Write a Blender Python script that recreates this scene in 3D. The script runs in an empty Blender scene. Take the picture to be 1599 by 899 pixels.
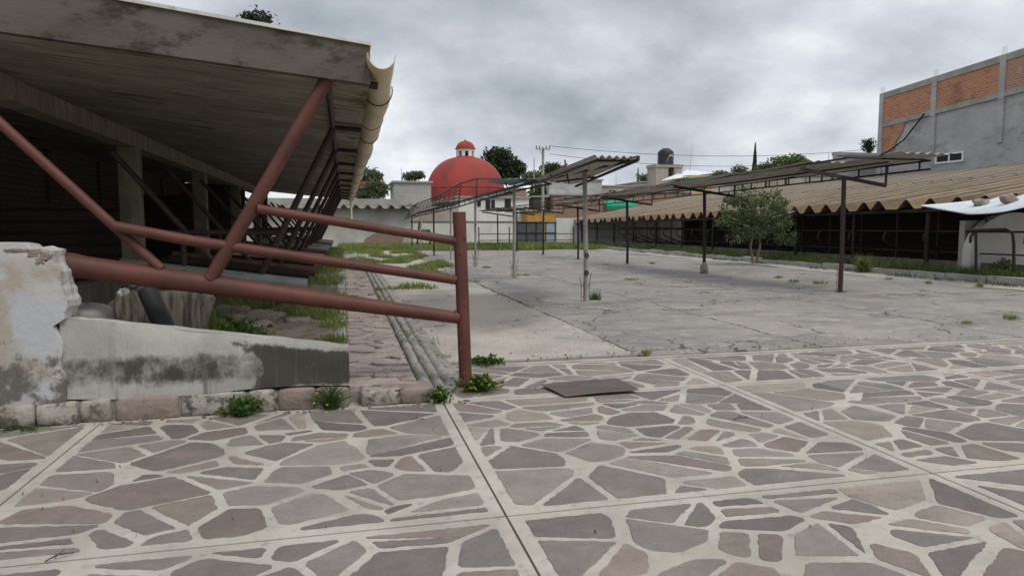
import bpy, math, random
from mathutils import Vector, noise as mnoise
R=math.radians
random.seed(7)
sc=bpy.context.scene
COL=sc.collection
# ------------------------------------------------------------------ camera
cam_d=bpy.data.cameras.new('camera'); cam=bpy.data.objects.new('camera',cam_d); COL.objects.link(cam); sc.camera=cam
F=1080.0; CH=1.6
PITCH=math.atan(97.5/F); YAW=math.atan(262.5/math.hypot(F,97.5))
cam_d.sensor_width=36; cam_d.sensor_fit='HORIZONTAL'; cam_d.lens=36*F/1599
cam_d.clip_start=0.05; cam_d.clip_end=3000
cam.location=(0,0,CH); cam.rotation_euler=(math.pi/2-PITCH,0,-YAW)
# ------------------------------------------------------------------ world (overcast) + sun
SUN_EL,SUN_AZ=58,150      # azimuth: degrees clockwise from +Y
w=bpy.data.worlds.new('World'); sc.world=w; w.use_nodes=True
nt=w.node_tree; N=nt.nodes; L=nt.links; N.clear()
out=N.new('ShaderNodeOutputWorld')
sky=N.new('ShaderNodeTexSky'); sky.sky_type='NISHITA'; sky.sun_disc=False
sky.sun_elevation=R(SUN_EL); sky.sun_rotation=R(SUN_AZ); sky.dust_density=3
b1=N.new('ShaderNodeBackground'); b1.inputs[1].default_value=0.1; L.new(sky.outputs[0],b1.inputs[0])
tc=N.new('ShaderNodeTexCoord'); sep=N.new('ShaderNodeSeparateXYZ'); L.new(tc.outputs['Generated'],sep.inputs[0])
def wm(op,a,b=None,c=None,clamp=False):
    n=N.new('ShaderNodeMath'); n.operation=op; n.use_clamp=clamp
    for i,v in enumerate((a,b,c)):
        if v is None: continue
        if isinstance(v,(int,float)): n.inputs[i].default_value=v
        else: L.new(v,n.inputs[i])
    return n.outputs[0]
zz=wm('ADD',wm('MAXIMUM',sep.outputs[2],0.0),0.42)
cmb=N.new('ShaderNodeCombineXYZ'); L.new(wm('DIVIDE',sep.outputs[0],zz),cmb.inputs[0]); L.new(wm('DIVIDE',sep.outputs[1],zz),cmb.inputs[1]); cmb.inputs[2].default_value=3.3
n1=N.new('ShaderNodeTexNoise'); n1.inputs['Scale'].default_value=2.0; n1.inputs['Detail'].default_value=9; n1.inputs['Roughness'].default_value=.53; n1.inputs['Distortion'].default_value=.08
L.new(cmb.outputs[0],n1.inputs['Vector'])
n2=N.new('ShaderNodeTexNoise'); n2.inputs['Scale'].default_value=0.8; n2.inputs['Detail'].default_value=3; L.new(cmb.outputs[0],n2.inputs['Vector'])
mixn=wm('ADD',wm('MULTIPLY',n1.outputs[0],.62),wm('MULTIPLY',n2.outputs[0],.38))
rp=N.new('ShaderNodeValToRGB'); cr=rp.color_ramp
cr.elements[0].position=.40; cr.elements[0].color=(.30,.33,.375,1)
cr.elements[1].position=.63; cr.elements[1].color=(.88,.90,.92,1)
e=cr.elements.new(.47); e.color=(.43,.465,.515,1)
e=cr.elements.new(.54); e.color=(.60,.63,.675,1)
hz=N.new('ShaderNodeMapRange'); hz.inputs[1].default_value=.0; hz.inputs[2].default_value=.24; hz.inputs[3].default_value=.075; hz.inputs[4].default_value=0
L.new(sep.outputs[2],hz.inputs[0]); L.new(wm('ADD',mixn,hz.outputs[0]),rp.inputs[0])
b2=N.new('ShaderNodeBackground')
L.new(rp.outputs[0],b2.inputs[0])
mr=N.new('ShaderNodeMapRange'); mr.inputs[1].default_value=.35; mr.inputs[2].default_value=.9; mr.inputs[3].default_value=1.0; mr.inputs[4].default_value=1.9
L.new(sep.outputs[2],mr.inputs[0]); L.new(mr.outputs[0],b2.inputs[1])
mx=N.new('ShaderNodeMixShader'); mx.inputs[0].default_value=.95
L.new(b1.outputs[0],mx.inputs[1]); L.new(b2.outputs[0],mx.inputs[2]); L.new(mx.outputs[0],out.inputs[0])
sd=bpy.data.lights.new('sun','SUN'); sd.energy=1.4; sd.angle=R(24); sd.color=(1,.945,.86)
so=bpy.data.objects.new('sun',sd); COL.objects.link(so)
so.rotation_euler=(R(90-SUN_EL),0,R(180-SUN_AZ)) 
sc.view_settings.view_transform='Standard'; sc.view_settings.look='None'; sc.view_settings.exposure=0.28; sc.view_settings.gamma=1
sc.view_settings.use_curve_mapping=False
# ------------------------------------------------------------------ helpers
_f=(math.sin(YAW)*math.cos(PITCH),math.cos(YAW)*math.cos(PITCH),-math.sin(PITCH))
_r=(math.cos(YAW),-math.sin(YAW),0); _u=(math.sin(YAW)*math.sin(PITCH),math.cos(YAW)*math.sin(PITCH),math.cos(PITCH))
def P(x,y,X=None,Y=None,Z=None):
    """survey helper: the point at a known plane seen at that place of the photograph"""
    a=(x-799.5)/F; b=(449.5-y)/F
    d=[_f[i]+a*_r[i]+b*_u[i] for i in range(3)]
    t=X/d[0] if X is not None else Y/d[1] if Y is not None else (Z-CH)/d[2]
    return Vector((d[0]*t,d[1]*t,CH+d[2]*t))
def V(*a): return Vector(a)
def U(a,b): return random.uniform(a,b)
class MB:
    def __init__(s): s.v=[];s.f=[];s.m=[];s.s=[];s.c=[];s.usec=False
    def face(s,pts,m=0,sm=False,col=None):
        i=len(s.v); s.v+= [tuple(p) for p in pts]; s.f.append(tuple(range(i,i+len(pts)))); s.m.append(m); s.s.append(sm); s.c.append(col)
        if col: s.usec=True
    def faces(s,vs,fs,m=0,sm=False,col=None):
        i=len(s.v); s.v+=[tuple(p) for p in vs]
        for f in fs: s.f.append(tuple(i+k for k in f)); s.m.append(m); s.s.append(sm); s.c.append(col)
        if col: s.usec=True
        return s
    def box(s,a,b,m=0,j=0):
        x0,y0,z0=a;x1,y1,z1=b
        vs=[(x,y,z) for z in (z0,z1) for (x,y) in ((x0,y0),(x1,y0),(x1,y1),(x0,y1))]
        if j: vs=[(x+U(-j,j),y+U(-j,j),z+U(-j,j)) for x,y,z in vs]
        return s.faces(vs,[(3,2,1,0),(4,5,6,7),(0,1,5,4),(1,2,6,5),(2,3,7,6),(3,0,4,7)],m)
    def bar(s,a,b,w,h=None,m=0):
        """rectangular bar between two points"""
        a=Vector(a);b=Vector(b);h=h or w;d=(b-a).normalized()
        up=V(0,0,1) if abs(d.z)<.95 else V(0,1,0)
        x=d.cross(up).normalized()*w/2; y=x.cross(d).normalized()*h/2
        vs=[p+q for p in (a,b) for q in (-x-y,x-y,x+y,-x+y)]
        return s.faces(vs,[(3,2,1,0),(4,5,6,7),(0,1,5,4),(1,2,6,5),(2,3,7,6),(3,0,4,7)],m)
    def tube(s,pts,r,n=10,cap=True,m=0,col=None):
        pts=[Vector(p) for p in pts]; k=len(pts)
        rs=r if isinstance(r,(list,tuple)) else [r]*k
        vs=[];px=None
        for i,p in enumerate(pts):
            d=(pts[min(i+1,k-1)]-pts[max(i-1,0)]).normalized()
            if px is None:
                up=V(0,0,1) if abs(d.z)<.9 else V(0,1,0); x=d.cross(up).normalized()
            else: x=(px-d*px.dot(d)).normalized()
            px=x;y=d.cross(x)
            for q in range(n):
                t=2*math.pi*q/n; vs.append(p+(x*math.cos(t)+y*math.sin(t))*rs[i])
        fs=[(i*n+q,i*n+(q+1)%n,(i+1)*n+(q+1)%n,(i+1)*n+q) for i in range(k-1) for q in range(n)]
        s.faces(vs,fs,m,True,col)
        if cap:
            s.face(vs[:n][::-1],m,False,col); s.face(vs[-n:],m,False,col)
        return s
    def hollow(s,a,b,r,t=.006,n=16,m=0,depth=.3):
        """pipe with an open dark mouth at a"""
        a=Vector(a);b=Vector(b);d=(b-a).normalized()
        s.tube([a,b],[r,r] if not isinstance(r,tuple) else list(r),n,False,m)
        r0=r if not isinstance(r,tuple) else r[0]
        s.tube([a+d*depth,a],[r0-t,r0-t],n,False,m)
        up=V(0,0,1) if abs(d.z)<.9 else V(0,1,0); x=d.cross(up).normalized();y=d.cross(x)
        o=[a+(x*math.cos(6.28318*q/n)+y*math.sin(6.28318*q/n))*r0 for q in range(n)]
        i=[a+(x*math.cos(6.28318*q/n)+y*math.sin(6.28318*q/n))*(r0-t) for q in range(n)]
        s.faces(o+i,[(q,n+q,n+(q+1)%n,(q+1)%n) for q in range(n)],m)
        s.face([p+d*depth for p in i],m)
        rb=r if not isinstance(r,tuple) else r[1]
        s.face([b+(x*math.cos(6.28318*q/n)+y*math.sin(6.28318*q/n))*rb for q in range(n)],m)
        return s
    def sphere(s,c,r,nu=12,nv=8,m=0,j=0,sx=1,sy=1,sz=1,sm=True,seed=0):
        vs=[];c=Vector(c)
        for i in range(nv+1):
            a=math.pi*i/nv
            for q in range(nu):
                t=2*math.pi*q/nu; d=V(math.sin(a)*math.cos(t),math.sin(a)*math.sin(t),math.cos(a))
                k=r*(1+j*mnoise.noise(d*1.7+V(seed*3.1,seed,0)))
                vs.append(c+V(d.x*k*sx,d.y*k*sy,d.z*k*sz))
        fs=[(i*nu+q,(i+1)*nu+q,(i+1)*nu+(q+1)%nu,i*nu+(q+1)%nu) for i in range(nv) for q in range(nu)]
        return s.faces(vs,fs,m,sm)
    def rock(s,c,sx,sy,sz,seed=0,e=.27,j=.13,nu=18,nv=12,m=0):
        """squarish worn stone"""
        vs=[];f=lambda v:math.copysign(abs(v)**e,v)
        for i in range(nv+1):
            a=math.pi*i/nv
            for q in range(nu):
                t=2*math.pi*q/nu; d=V(f(math.sin(a))*f(math.cos(t)),f(math.sin(a))*f(math.sin(t)),f(math.cos(a)))
                k=1+j*mnoise.noise(d*1.3+V(seed*3.1,seed,0))+j*.4*mnoise.noise(d*5+V(0,seed*2.7,0))
                vs.append((c[0]+d.x*k*sx,c[1]+d.y*k*sy,c[2]+d.z*k*sz))
        return s.faces(vs,[(i*nu+q,(i+1)*nu+q,(i+1)*nu+(q+1)%nu,i*nu+(q+1)%nu) for i in range(nv) for q in range(nu)],m,True)
    def build(s,name,mat,parent=None,origin=None):
        o0=Vector(parent.location) if parent is not None and origin is None else Vector(origin or (0,0,0))
        if parent is not None and parent.parent is not None: o0=Vector(parent.parent.location)
        me=bpy.data.meshes.new(name)
        me.from_pydata([(x-o0.x,y-o0.y,z-o0.z) for x,y,z in s.v],[],s.f)
        for mm in (mat if isinstance(mat,(list,tuple)) else [mat]): me.materials.append(mm)
        me.polygons.foreach_set('material_index',s.m); me.polygons.foreach_set('use_smooth',s.s)
        if s.usec:
            at=me.color_attributes.new('tint','FLOAT_COLOR','CORNER'); arr=[]
            for f,c in zip(s.f,s.c):
                c=c or (.5,.5,.5); arr+= [c[0],c[1],c[2],1]*len(f)
            at.data.foreach_set('color',arr)
        me.update()
        o=bpy.data.objects.new(name,me); COL.objects.link(o)
        if parent is not None: o.parent=parent
        else: o.location=o0
        return o
def tag(o,label,cat=None,group=None,kind=None):
    if label: o['label']=label
    if cat: o['category']=cat
    if group: o['group']=group
    if kind: o['kind']=kind
    return o
def thing(name,label,cat,loc=(0,0,0),group=None):
    o=bpy.data.objects.new(name,None); COL.objects.link(o); o.location=loc; o.empty_display_size=.2
    return tag(o,label,cat,group)
def copy_thing(o,off,label):
    c=o.copy(); COL.objects.link(c); c.location=Vector(o.location)+Vector(off); c['label']=label
    for ch in o.children:
        d=ch.copy(); COL.objects.link(d); d.parent=c
        for g in ch.children:
            e=g.copy(); COL.objects.link(e); e.parent=d
    return c
def struct(o): o['kind']='structure'; return o
# ------------------------------------------------------------------ materials
class NG:
    def __init__(s,name):
        s.mat=bpy.data.materials.new(name); s.mat.use_nodes=True; s.t=s.mat.node_tree; s.t.nodes.clear()
        s.o=s.n('ShaderNodeOutputMaterial'); s.b=s.n('ShaderNodeBsdfPrincipled'); s.l(s.b.outputs[0],s.o.inputs[0])
        s.pos=s.n('ShaderNodeNewGeometry').outputs['Position']
    def n(s,t): return s.t.nodes.new(t)
    def l(s,a,b): s.t.links.new(a,b)
    def noise(s,scale,detail=6,rough=.6,vec=None,st=None,dist=0):
        v=vec or s.pos
        if st: 
            m=s.n('ShaderNodeMapping'); m.inputs['Scale'].default_value=st; s.l(v,m.inputs[0]); v=m.outputs[0]
        k=s.n('ShaderNodeTexNoise'); k.inputs['Scale'].default_value=scale; k.inputs['Detail'].default_value=detail; k.inputs['Roughness'].default_value=rough; k.inputs['Distortion'].default_value=dist
        s.l(v,k.inputs['Vector']); return k.outputs[0]
    def ramp(s,f,a,b,lo=0,hi=1):
        m=s.n('ShaderNodeMapRange'); m.interpolation_type='SMOOTHSTEP'
        for i,v in ((1,a),(2,b),(3,lo),(4,hi)): m.inputs[i].default_value=v
        s.l(f,m.inputs[0]); return m.outputs[0]
    def math(s,op,a,b=0,clamp=False):
        m=s.n('ShaderNodeMath'); m.operation=op; m.use_clamp=clamp
        for i,v in ((0,a),(1,b)):
            if isinstance(v,(int,float)): m.inputs[i].default_value=v
            else: s.l(v,m.inputs[i])
        return m.outputs[0]
    def mix(s,f,a,b,mode='MIX'):
        m=s.n('ShaderNodeMix'); m.data_type='RGBA'; m.blend_type=mode
        if isinstance(f,(int,float)): m.inputs[0].default_value=f
        else: s.l(f,m.inputs[0])
        for i,v in ((6,a),(7,b)):
            if isinstance(v,tuple): m.inputs[i].default_value=(*v[:3],1)
            else: s.l(v,m.inputs[i])
        return m.outputs[2]
    def attr(s,name):
        a=s.n('ShaderNodeAttribute'); a.attribute_name=name; return a.outputs[0]
    def xyz(s):
        k=s.n('ShaderNodeSeparateXYZ'); s.l(s.pos,k.inputs[0]); return k.outputs
    def fin(s,col,rough=.85,bump=None,strength=.3,dist=.01,metal=0,spec=.3):
        if isinstance(col,tuple): s.b.inputs['Base Color'].default_value=(*col,1)
        else: s.l(col,s.b.inputs['Base Color'])
        if isinstance(rough,(int,float)): s.b.inputs['Roughness'].default_value=rough
        else: s.l(rough,s.b.inputs['Roughness'])
        s.b.inputs['Metallic'].default_value=metal; s.b.inputs['Specular IOR Level'].default_value=spec
        if bump is not None:
            k=s.n('ShaderNodeBump'); k.inputs['Strength'].default_value=strength; k.inputs['Distance'].default_value=dist
            s.l(bump,k.inputs['Height']); s.l(k.outputs[0],s.b.inputs['Normal'])
        return s.mat
def simple(name,c1,c2,c3=None,sc1=2.0,sc2=9.0,a=.55,b=.68,rough=.85,bs=.35,bsc=40,bd=.01,st=None,metal=0,spec=.3):
    g=NG(name); col=g.mix(g.ramp(g.noise(sc1,5,.6,st=st),.35,.65),c1,c2)
    if c3: col=g.mix(g.ramp(g.noise(sc2,8,.7,st=st),a,b),col,c3)
    return g.fin(col,rough,g.noise(bsc,6,.65,st=st),bs,bd,metal,spec)
M={}
M['mortar']=simple('mortar',(.42,.385,.335),(.32,.29,.25),(.20,.175,.15),1.6,11,.52,.76,bs=.35,bsc=60)
def mk_flag():
    g=NG('flagstone'); t=g.attr('tint')
    col=g.mix(g.ramp(g.noise(5,7,.7),.3,.7),t,(.80,.80,.80),'MULTIPLY')
    col=g.mix(g.ramp(g.noise(1.1,5,.6),.50,.70),col,(1.28,1.25,1.2),'MULTIPLY')
    col=g.mix(g.ramp(g.noise(38,6,.75),.60,.80,0,.35),col,(.36,.34,.32))
    col=g.mix(g.ramp(g.noise(110,4,.8),.50,.72,0,.45),col,(.58,.56,.54),'MULTIPLY')
    col=g.mix(g.ramp(g.noise(3.5,7,.7,st=(1,2.5,1)),.56,.72,0,.5),col,(.11,.095,.085))
    h=g.math('ADD',g.noise(34,8,.75),g.math('MULTIPLY',g.noise(7,4,.6,st=(1,3,1)),1.0))
    return g.fin(col,.8,h,.75,.02,0,.3)
M['flag']=mk_flag()
def mk_yard():
    g=NG('yard_concrete')
    col=g.mix(g.ramp(g.noise(.35,6,.6),.35,.65),(.29,.262,.235),(.222,.203,.185))
    col=g.mix(g.ramp(g.noise(.8,9,.72,st=(.7,1.2,1)),.45,.68),col,(.155,.14,.125))
    col=g.mix(g.ramp(g.noise(3.2,9,.75,st=(.8,1.2,1)),.52,.70),col,(.42,.385,.345))
    col=g.mix(g.ramp(g.noise(30,6,.8),.50,.68,0,.55),col,(.14,.13,.12))
    # broad old water stain near the gate
    dm=g.n('ShaderNodeVectorMath'); dm.operation='DISTANCE'; mp=g.n('ShaderNodeMapping'); mp.inputs['Scale'].default_value=(1.2,.55,1); g.l(g.pos,mp.inputs[0])
    g.l(mp.outputs[0],dm.inputs[0]); dm.inputs[1].default_value=(3.2,7.9,0)
    st=g.ramp(g.math('ADD',dm.outputs['Value'],g.math('MULTIPLY',g.noise(1.6,7,.7),1.6)),2.75,1.7,0,.75)
    col=g.mix(st,col,(.135,.12,.105))
    v=g.n('ShaderNodeTexVoronoi'); v.feature='DISTANCE_TO_EDGE'; v.inputs['Scale'].default_value=.45
    wv=g.n('ShaderNodeVectorMath'); wv.operation='ADD'; nn=g.n('ShaderNodeTexNoise'); nn.inputs['Scale'].default_value=2.2; nn.inputs['Detail'].default_value=7; g.l(g.pos,nn.inputs['Vector'])
    sc_=g.n('ShaderNodeVectorMath'); sc_.operation='SCALE'; sc_.inputs['Scale'].default_value=.7; g.l(nn.outputs['Color'],sc_.inputs[0]); g.l(g.pos,wv.inputs[0]); g.l(sc_.outputs[0],wv.inputs[1]); g.l(wv.outputs[0],v.inputs['Vector'])
    ck=g.math('MULTIPLY',g.ramp(v.outputs['Distance'],.009,.003),g.ramp(g.noise(.6,3,.5),.45,.55))
    col=g.mix(ck,col,(.06,.055,.05))
    pt_=g.ramp(g.noise(.55,8,.7),.56,.62,0,.45)
    col=g.mix(pt_,col,(.16,.15,.14))
    # long wandering joints between the old pours
    X=g.xyz(); wob=g.math('MULTIPLY',g.math('SUBTRACT',g.noise(1.1,7,.7),.5),.55)
    for ax_,pos_,wd in ((0,6.05,.016),(0,9.4,.012),(1,13.2,.012),(1,21.5,.02),(1,31.0,.03)):
        dd=g.math('ABSOLUTE',g.math('ADD',g.math('SUBTRACT',X[ax_],pos_),wob))
        ln=g.math('MULTIPLY',g.ramp(dd,wd*1.5,wd*.5),g.ramp(g.noise(1.7,4,.6),.36,.46))
        ck=g.math('MAXIMUM',ck,ln)
    col=g.mix(ck,col,(.055,.05,.045))
    h=g.math('SUBTRACT',g.math('ADD',g.noise(22,8,.7),g.math('MULTIPLY',g.noise(3,5,.6),1.2)),g.math('MULTIPLY',ck,1.5))
    return g.fin(col,.82,h,.5,.02)
M['yard']=mk_yard()
def mk_slab():
    g=NG('pale_slab_concrete')
    col=g.mix(g.ramp(g.noise(.8,6,.6),.35,.65),(.42,.375,.325),(.31,.285,.255))
    col=g.mix(g.ramp(g.noise(4,8,.72,st=(.6,1.6,1)),.55,.7),col,(.25,.235,.215))
    dm=g.n('ShaderNodeVectorMath'); dm.operation='DISTANCE'; mp=g.n('ShaderNodeMapping'); mp.inputs['Scale'].default_value=(1.0,.5,1); g.l(g.pos,mp.inputs[0])
    g.l(mp.outputs[0],dm.inputs[0]); dm.inputs[1].default_value=(2.3,6.6,0)
    st=g.ramp(g.math('ADD',dm.outputs['Value'],g.math('MULTIPLY',g.noise(1.3,7,.7),1.7)),2.9,1.9,0,.8)
    col=g.mix(st,col,(.15,.135,.12))
    col=g.mix(g.ramp(g.noise(28,6,.8),.48,.66,0,.6),col,(.17,.155,.14))
    v=g.n('ShaderNodeTexVoronoi'); v.feature='DISTANCE_TO_EDGE'; v.inputs['Scale'].default_value=.8
    wv=g.n('ShaderNodeVectorMath'); wv.operation='ADD'; nn=g.n('ShaderNodeTexNoise'); nn.inputs['Scale'].default_value=2.5; nn.inputs['Detail'].default_value=6; g.l(g.pos,nn.inputs['Vector'])
    s2=g.n('ShaderNodeVectorMath'); s2.operation='SCALE'; s2.inputs['Scale'].default_value=.6; g.l(nn.outputs['Color'],s2.inputs[0]); g.l(g.pos,wv.inputs[0]); g.l(s2.outputs[0],wv.inputs[1]); g.l(wv.outputs[0],v.inputs['Vector'])
    ck=g.math('MULTIPLY',g.ramp(v.outputs['Distance'],.016,.005),g.ramp(g.noise(.8,3,.5),.5,.6))
    col=g.mix(ck,col,(.07,.06,.055))
    return g.fin(col,.85,g.math('SUBTRACT',g.noise(18,8,.72),g.math('MULTIPLY',ck,1.2)),.55,.02)
M['slab']=mk_slab()
M['dirt']=simple('dirt',(.22,.18,.14),(.16,.135,.11),(.09,.08,.06),1.5,6,.5,.65,bs=.7,bsc=14,bd=.03)
M['meadow']=simple('meadow_ground',(.10,.105,.045),(.17,.15,.09),(.06,.075,.025),.5,3,.5,.62,bs=.6,bsc=8,bd=.04)
M['pinkstone']=simple('pink_cobble',(.36,.30,.27),(.27,.225,.205),(.17,.14,.125),3,9,.52,.68,bs=.7,bsc=26,bd=.02)
M['drain']=simple('drain_mortar',(.30,.28,.26),(.22,.205,.19),(.11,.10,.09),3,10,.52,.66,bs=.7,bsc=30,bd=.02)
M['conc']=simple('rough_concrete',(.36,.345,.325),(.28,.27,.255),(.16,.15,.14),1.2,6,.56,.7,bs=.4,bsc=24)
def mk_shed():
    g=NG('shed_concrete'); st=(.45,5,1)
    col=g.mix(g.ramp(g.noise(1.1,5,.6),.35,.65),(.37,.33,.285),(.25,.22,.19))
    col=g.mix(g.ramp(g.noise(2.2,8,.7,st=st),.5,.66),col,(.11,.09,.07))
    col=g.mix(g.ramp(g.noise(3.1,8,.7,st=st),.62,.76),col,(.48,.445,.39))
    x=g.xyz()[0]
    mo=g.math('MULTIPLY',g.ramp(x,-.35,.2),g.ramp(g.noise(2.5,5,.6),.5,.62))
    col=g.mix(mo,col,(.11,.115,.03))
    return g.fin(col,.9,g.math('ADD',g.noise(20,6,.6),g.noise(9,3,.6,st=(.3,9,1))),.5,.015)
M['shed']=mk_shed()
M['fascia']=simple('fascia_concrete',(.125,.108,.09),(.088,.075,.063),(.045,.034,.025),1.6,3.2,.52,.66,bs=.45,bsc=24,st=(.8,1,1.6))
M['coltop']=simple('weathered_beam',(.17,.15,.12),(.11,.10,.08),(.25,.225,.17),2,5,.56,.7,bs=.5,bsc=18,st=(1,3,.5))
M['beam']=simple('streaked_beam',(.34,.30,.235),(.20,.175,.14),(.50,.46,.36),2,5,.56,.7,bs=.5,bsc=18,st=(1,3,.5))
M['limecap']=simple('white_cap',(.62,.61,.57),(.5,.49,.45),(.3,.28,.25),3,12,.58,.7)
def mk_oxide():
    g=NG('red_oxide_paint')
    col=g.mix(g.ramp(g.noise(2.5,6,.65),.35,.65),(.118,.039,.028),(.078,.028,.021))
    sp=g.ramp(g.noise(11,8,.72,st=(1,1,.6)),.66,.70)
    col=g.mix(sp,col,(.19,.085,.06))
    col=g.mix(g.ramp(g.noise(22,7,.75),.59,.68,0,.8),col,(.07,.03,.022))
    return g.fin(col,.58,g.math('ADD',g.noise(55,6,.7),g.math('MULTIPLY',sp,-1.0)),.25,.005,0,.35)
M['oxide']=mk_oxide()
M['darkpaint']=simple('dark_oxide_steel',(.055,.03,.028),(.035,.024,.022),(.11,.05,.035),4,14,.58,.7,rough=.6)
M['rust']=simple('rusty_steel',(.14,.062,.04),(.085,.04,.028),(.2,.1,.06),5,16,.54,.68,rough=.75,bs=.5)
M['darksteel']=simple('dark_steel',(.016,.013,.012),(.026,.019,.017),(.06,.028,.02),4,14,.58,.7,rough=.65)
M['stainconc']=simple('stained_concrete',(.17,.15,.12),(.10,.085,.065),(.05,.042,.034),2.5,5,.46,.6,bs=.6,bsc=20,st=(3.5,1,.4))
M['galv']=simple('galvanised_steel',(.33,.335,.32),(.22,.23,.22),(.10,.075,.055),3,7,.6,.72,rough=.5,bs=.2,st=(1,3,2),metal=.1)
M['greypaint']=simple('grey_post_paint',(.30,.285,.265),(.22,.205,.19),(.13,.08,.06),4,9,.55,.66,rough=.7,st=(1,1,.5))
M['pvc']=simple('yellowed_pvc',(.62,.50,.32),(.70,.62,.46),(.42,.27,.13),2.5,6,.62,.76,rough=.45,bs=.08,st=(1,.6,1))
M['wirem']=simple('black_cable',(.02,.02,.02),(.03,.03,.03))
def mk_render():
    """old lime render with black algae, for the ramp wall"""
    g=NG('stained_render'); x=g.xyz()
    col=g.mix(g.ramp(g.noise(1.6,6,.6),.35,.65),(.44,.42,.385),(.33,.315,.29))
    n=g.noise(3.0,8,.72,st=(1.1,1,1.2)); n2=g.noise(22,6,.75,st=(1,1,.25))
    nn=g.math('ADD',g.math('MULTIPLY',n,.75),g.math('MULTIPLY',n2,.25))
    # band half way up on the left, everything under the coping on the right
    lo=g.ramp(x[2],.20,.36); hi=g.ramp(x[2],.60,.47); right=g.ramp(g.math('ADD',x[0],g.math('MULTIPLY',g.math('SUBTRACT',g.noise(1.8,7,.65),.5),3.2)),-1.15,-.55)
    hi2=g.ramp(g.math('ADD',g.math('SUBTRACT',x[2],g.math('MULTIPLY',x[0],-.147)),g.math('MULTIPLY',g.noise(8,6,.7,st=(1,1,.3)),.09)),.57,.50)
    lo2=g.ramp(x[2],.17,.24)
    band=g.math('MULTIPLY',lo,hi)
    band2=g.math('MULTIPLY',g.math('MULTIPLY',hi2,lo2),right)
    band=g.math('MULTIPLY',band,.82)
    msk=g.math('MAXIMUM',band,g.math('MULTIPLY',band2,1.35))
    k=g.ramp(g.math('ADD',nn,g.math('MULTIPLY',msk,.34)),.60,.88)
    col=g.mix(k,col,(.062,.056,.046))
    sk=g.math('MULTIPLY',g.ramp(g.noise(9,4,.6,st=(1,.2,.05)),.56,.66,0,.75),g.ramp(x[2],.15,.75,1,.1))
    col=g.mix(sk,col,(.12,.11,.095))
    col=g.mix(g.ramp(g.noise(1.7,4,.6),.63,.66),col,(.58,.58,.58))
    return g.fin(col,.88,g.math('ADD',g.noise(30,6,.7),g.math('MULTIPLY',n2,1.2)),.5,.012)
M['render']=mk_render()
def mk_pillar():
    g=NG('old_whitewash'); x=g.xyz()
    col=g.mix(g.ramp(g.noise(1.9,3,.5),.42,.55),(.46,.45,.43),(.37,.325,.265))
    col=g.mix(g.ramp(g.noise(1.2,5,.6),.52,.6),col,(.43,.44,.46))
    n=g.noise(4,9,.75)
    k=g.ramp(g.math('ADD',n,g.ramp(x[2],.95,.35,0,.16)),.60,.72)
    col=g.mix(k,col,(.13,.12,.105))
    col=g.mix(g.ramp(g.noise(7,6,.7),.70,.74),col,(.34,.24,.12))
    return g.fin(col,.88,g.math('ADD',g.noise(16,8,.7),g.math('MULTIPLY',k,-.8)),.6,.015)
M['pillar']=mk_pillar()
M['rubble']=simple('foundation_stone',(.25,.215,.18),(.36,.335,.295),(.085,.075,.06),3.6,9,.47,.62,bs=.8,bsc=18,bd=.025)
M['rubble_red']=simple('pink_foundation_stone',(.27,.215,.185),(.20,.16,.135),(.12,.10,.085),3,9,.55,.68,bs=.8,bsc=18,bd=.025)
M['ironplate']=simple('rusty_plate',(.10,.073,.064),(.075,.057,.052),(.13,.085,.068),2.5,8,.55,.68,rough=.6,bs=.15,st=(1,2.5,1))
def mk_brick(name,c1,c2,mo,sc_=1.0,wall='Y',dirt=None):
    g=NG(name); x=g.xyz(); cb=g.n('ShaderNodeCombineXYZ')
    g.l(x[1] if wall=='X' else x[0],cb.inputs[0]); g.l(x[2],cb.inputs[1])
    b=g.n('ShaderNodeTexBrick'); g.l(cb.outputs[0],b.inputs['Vector']); b.inputs['Scale'].default_value=sc_
    b.inputs['Color1'].default_value=(*c1,1); b.inputs['Color2'].default_value=(*c2,1); b.inputs['Mortar'].default_value=(*mo,1)
    b.inputs['Brick Width'].default_value=.30; b.inputs['Row Height'].default_value=.125; b.inputs['Mortar Size'].default_value=.020; b.inputs['Bias'].default_value=-.1
    col=g.mix(g.ramp(g.noise(.8,6,.65),.5,.7,0,.6),b.outputs['Color'],dirt or (.12,.07,.05))
    return g.fin(col,.9,g.math('ADD',g.noise(14,5,.6),g.math('MULTIPLY',b.outputs['Fac'],-1.0)),.5,.02)
M['brickX']=mk_brick('orange_brick_wall',(.52,.20,.09),(.36,.12,.058),(.42,.31,.235),1.0,'X')
M['brickX2']=mk_brick('limewashed_brick_wall',(.42,.19,.115),(.36,.16,.10),(.36,.3,.26),1.0,'X',(.5,.42,.38))
M['brickY']=mk_brick('faded_brick_wall',(.30,.16,.115),(.25,.135,.10),(.27,.235,.21),1.0,'Y',(.22,.17,.14))
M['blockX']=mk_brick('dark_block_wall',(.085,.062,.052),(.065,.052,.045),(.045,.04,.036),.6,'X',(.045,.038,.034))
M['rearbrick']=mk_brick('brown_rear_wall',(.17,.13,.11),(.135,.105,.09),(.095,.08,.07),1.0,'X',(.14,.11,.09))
M['blockY']=mk_brick('grey_block_wall',(.40,.385,.36),(.35,.34,.32),(.30,.29,.275),.62,'Y',(.3,.29,.27))
M['plaster']=simple('grey_cement_render',(.43,.425,.41),(.34,.335,.33),(.24,.23,.215),.35,.8,.50,.70,bs=.3,bsc=9,st=(1,1,2))
M['whitewall']=simple('white_perimeter_paint',(.66,.64,.60),(.52,.50,.465),(.25,.225,.19),.6,2.2,.60,.74,bs=.2,bsc=10,st=(1,1,.6))
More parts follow.
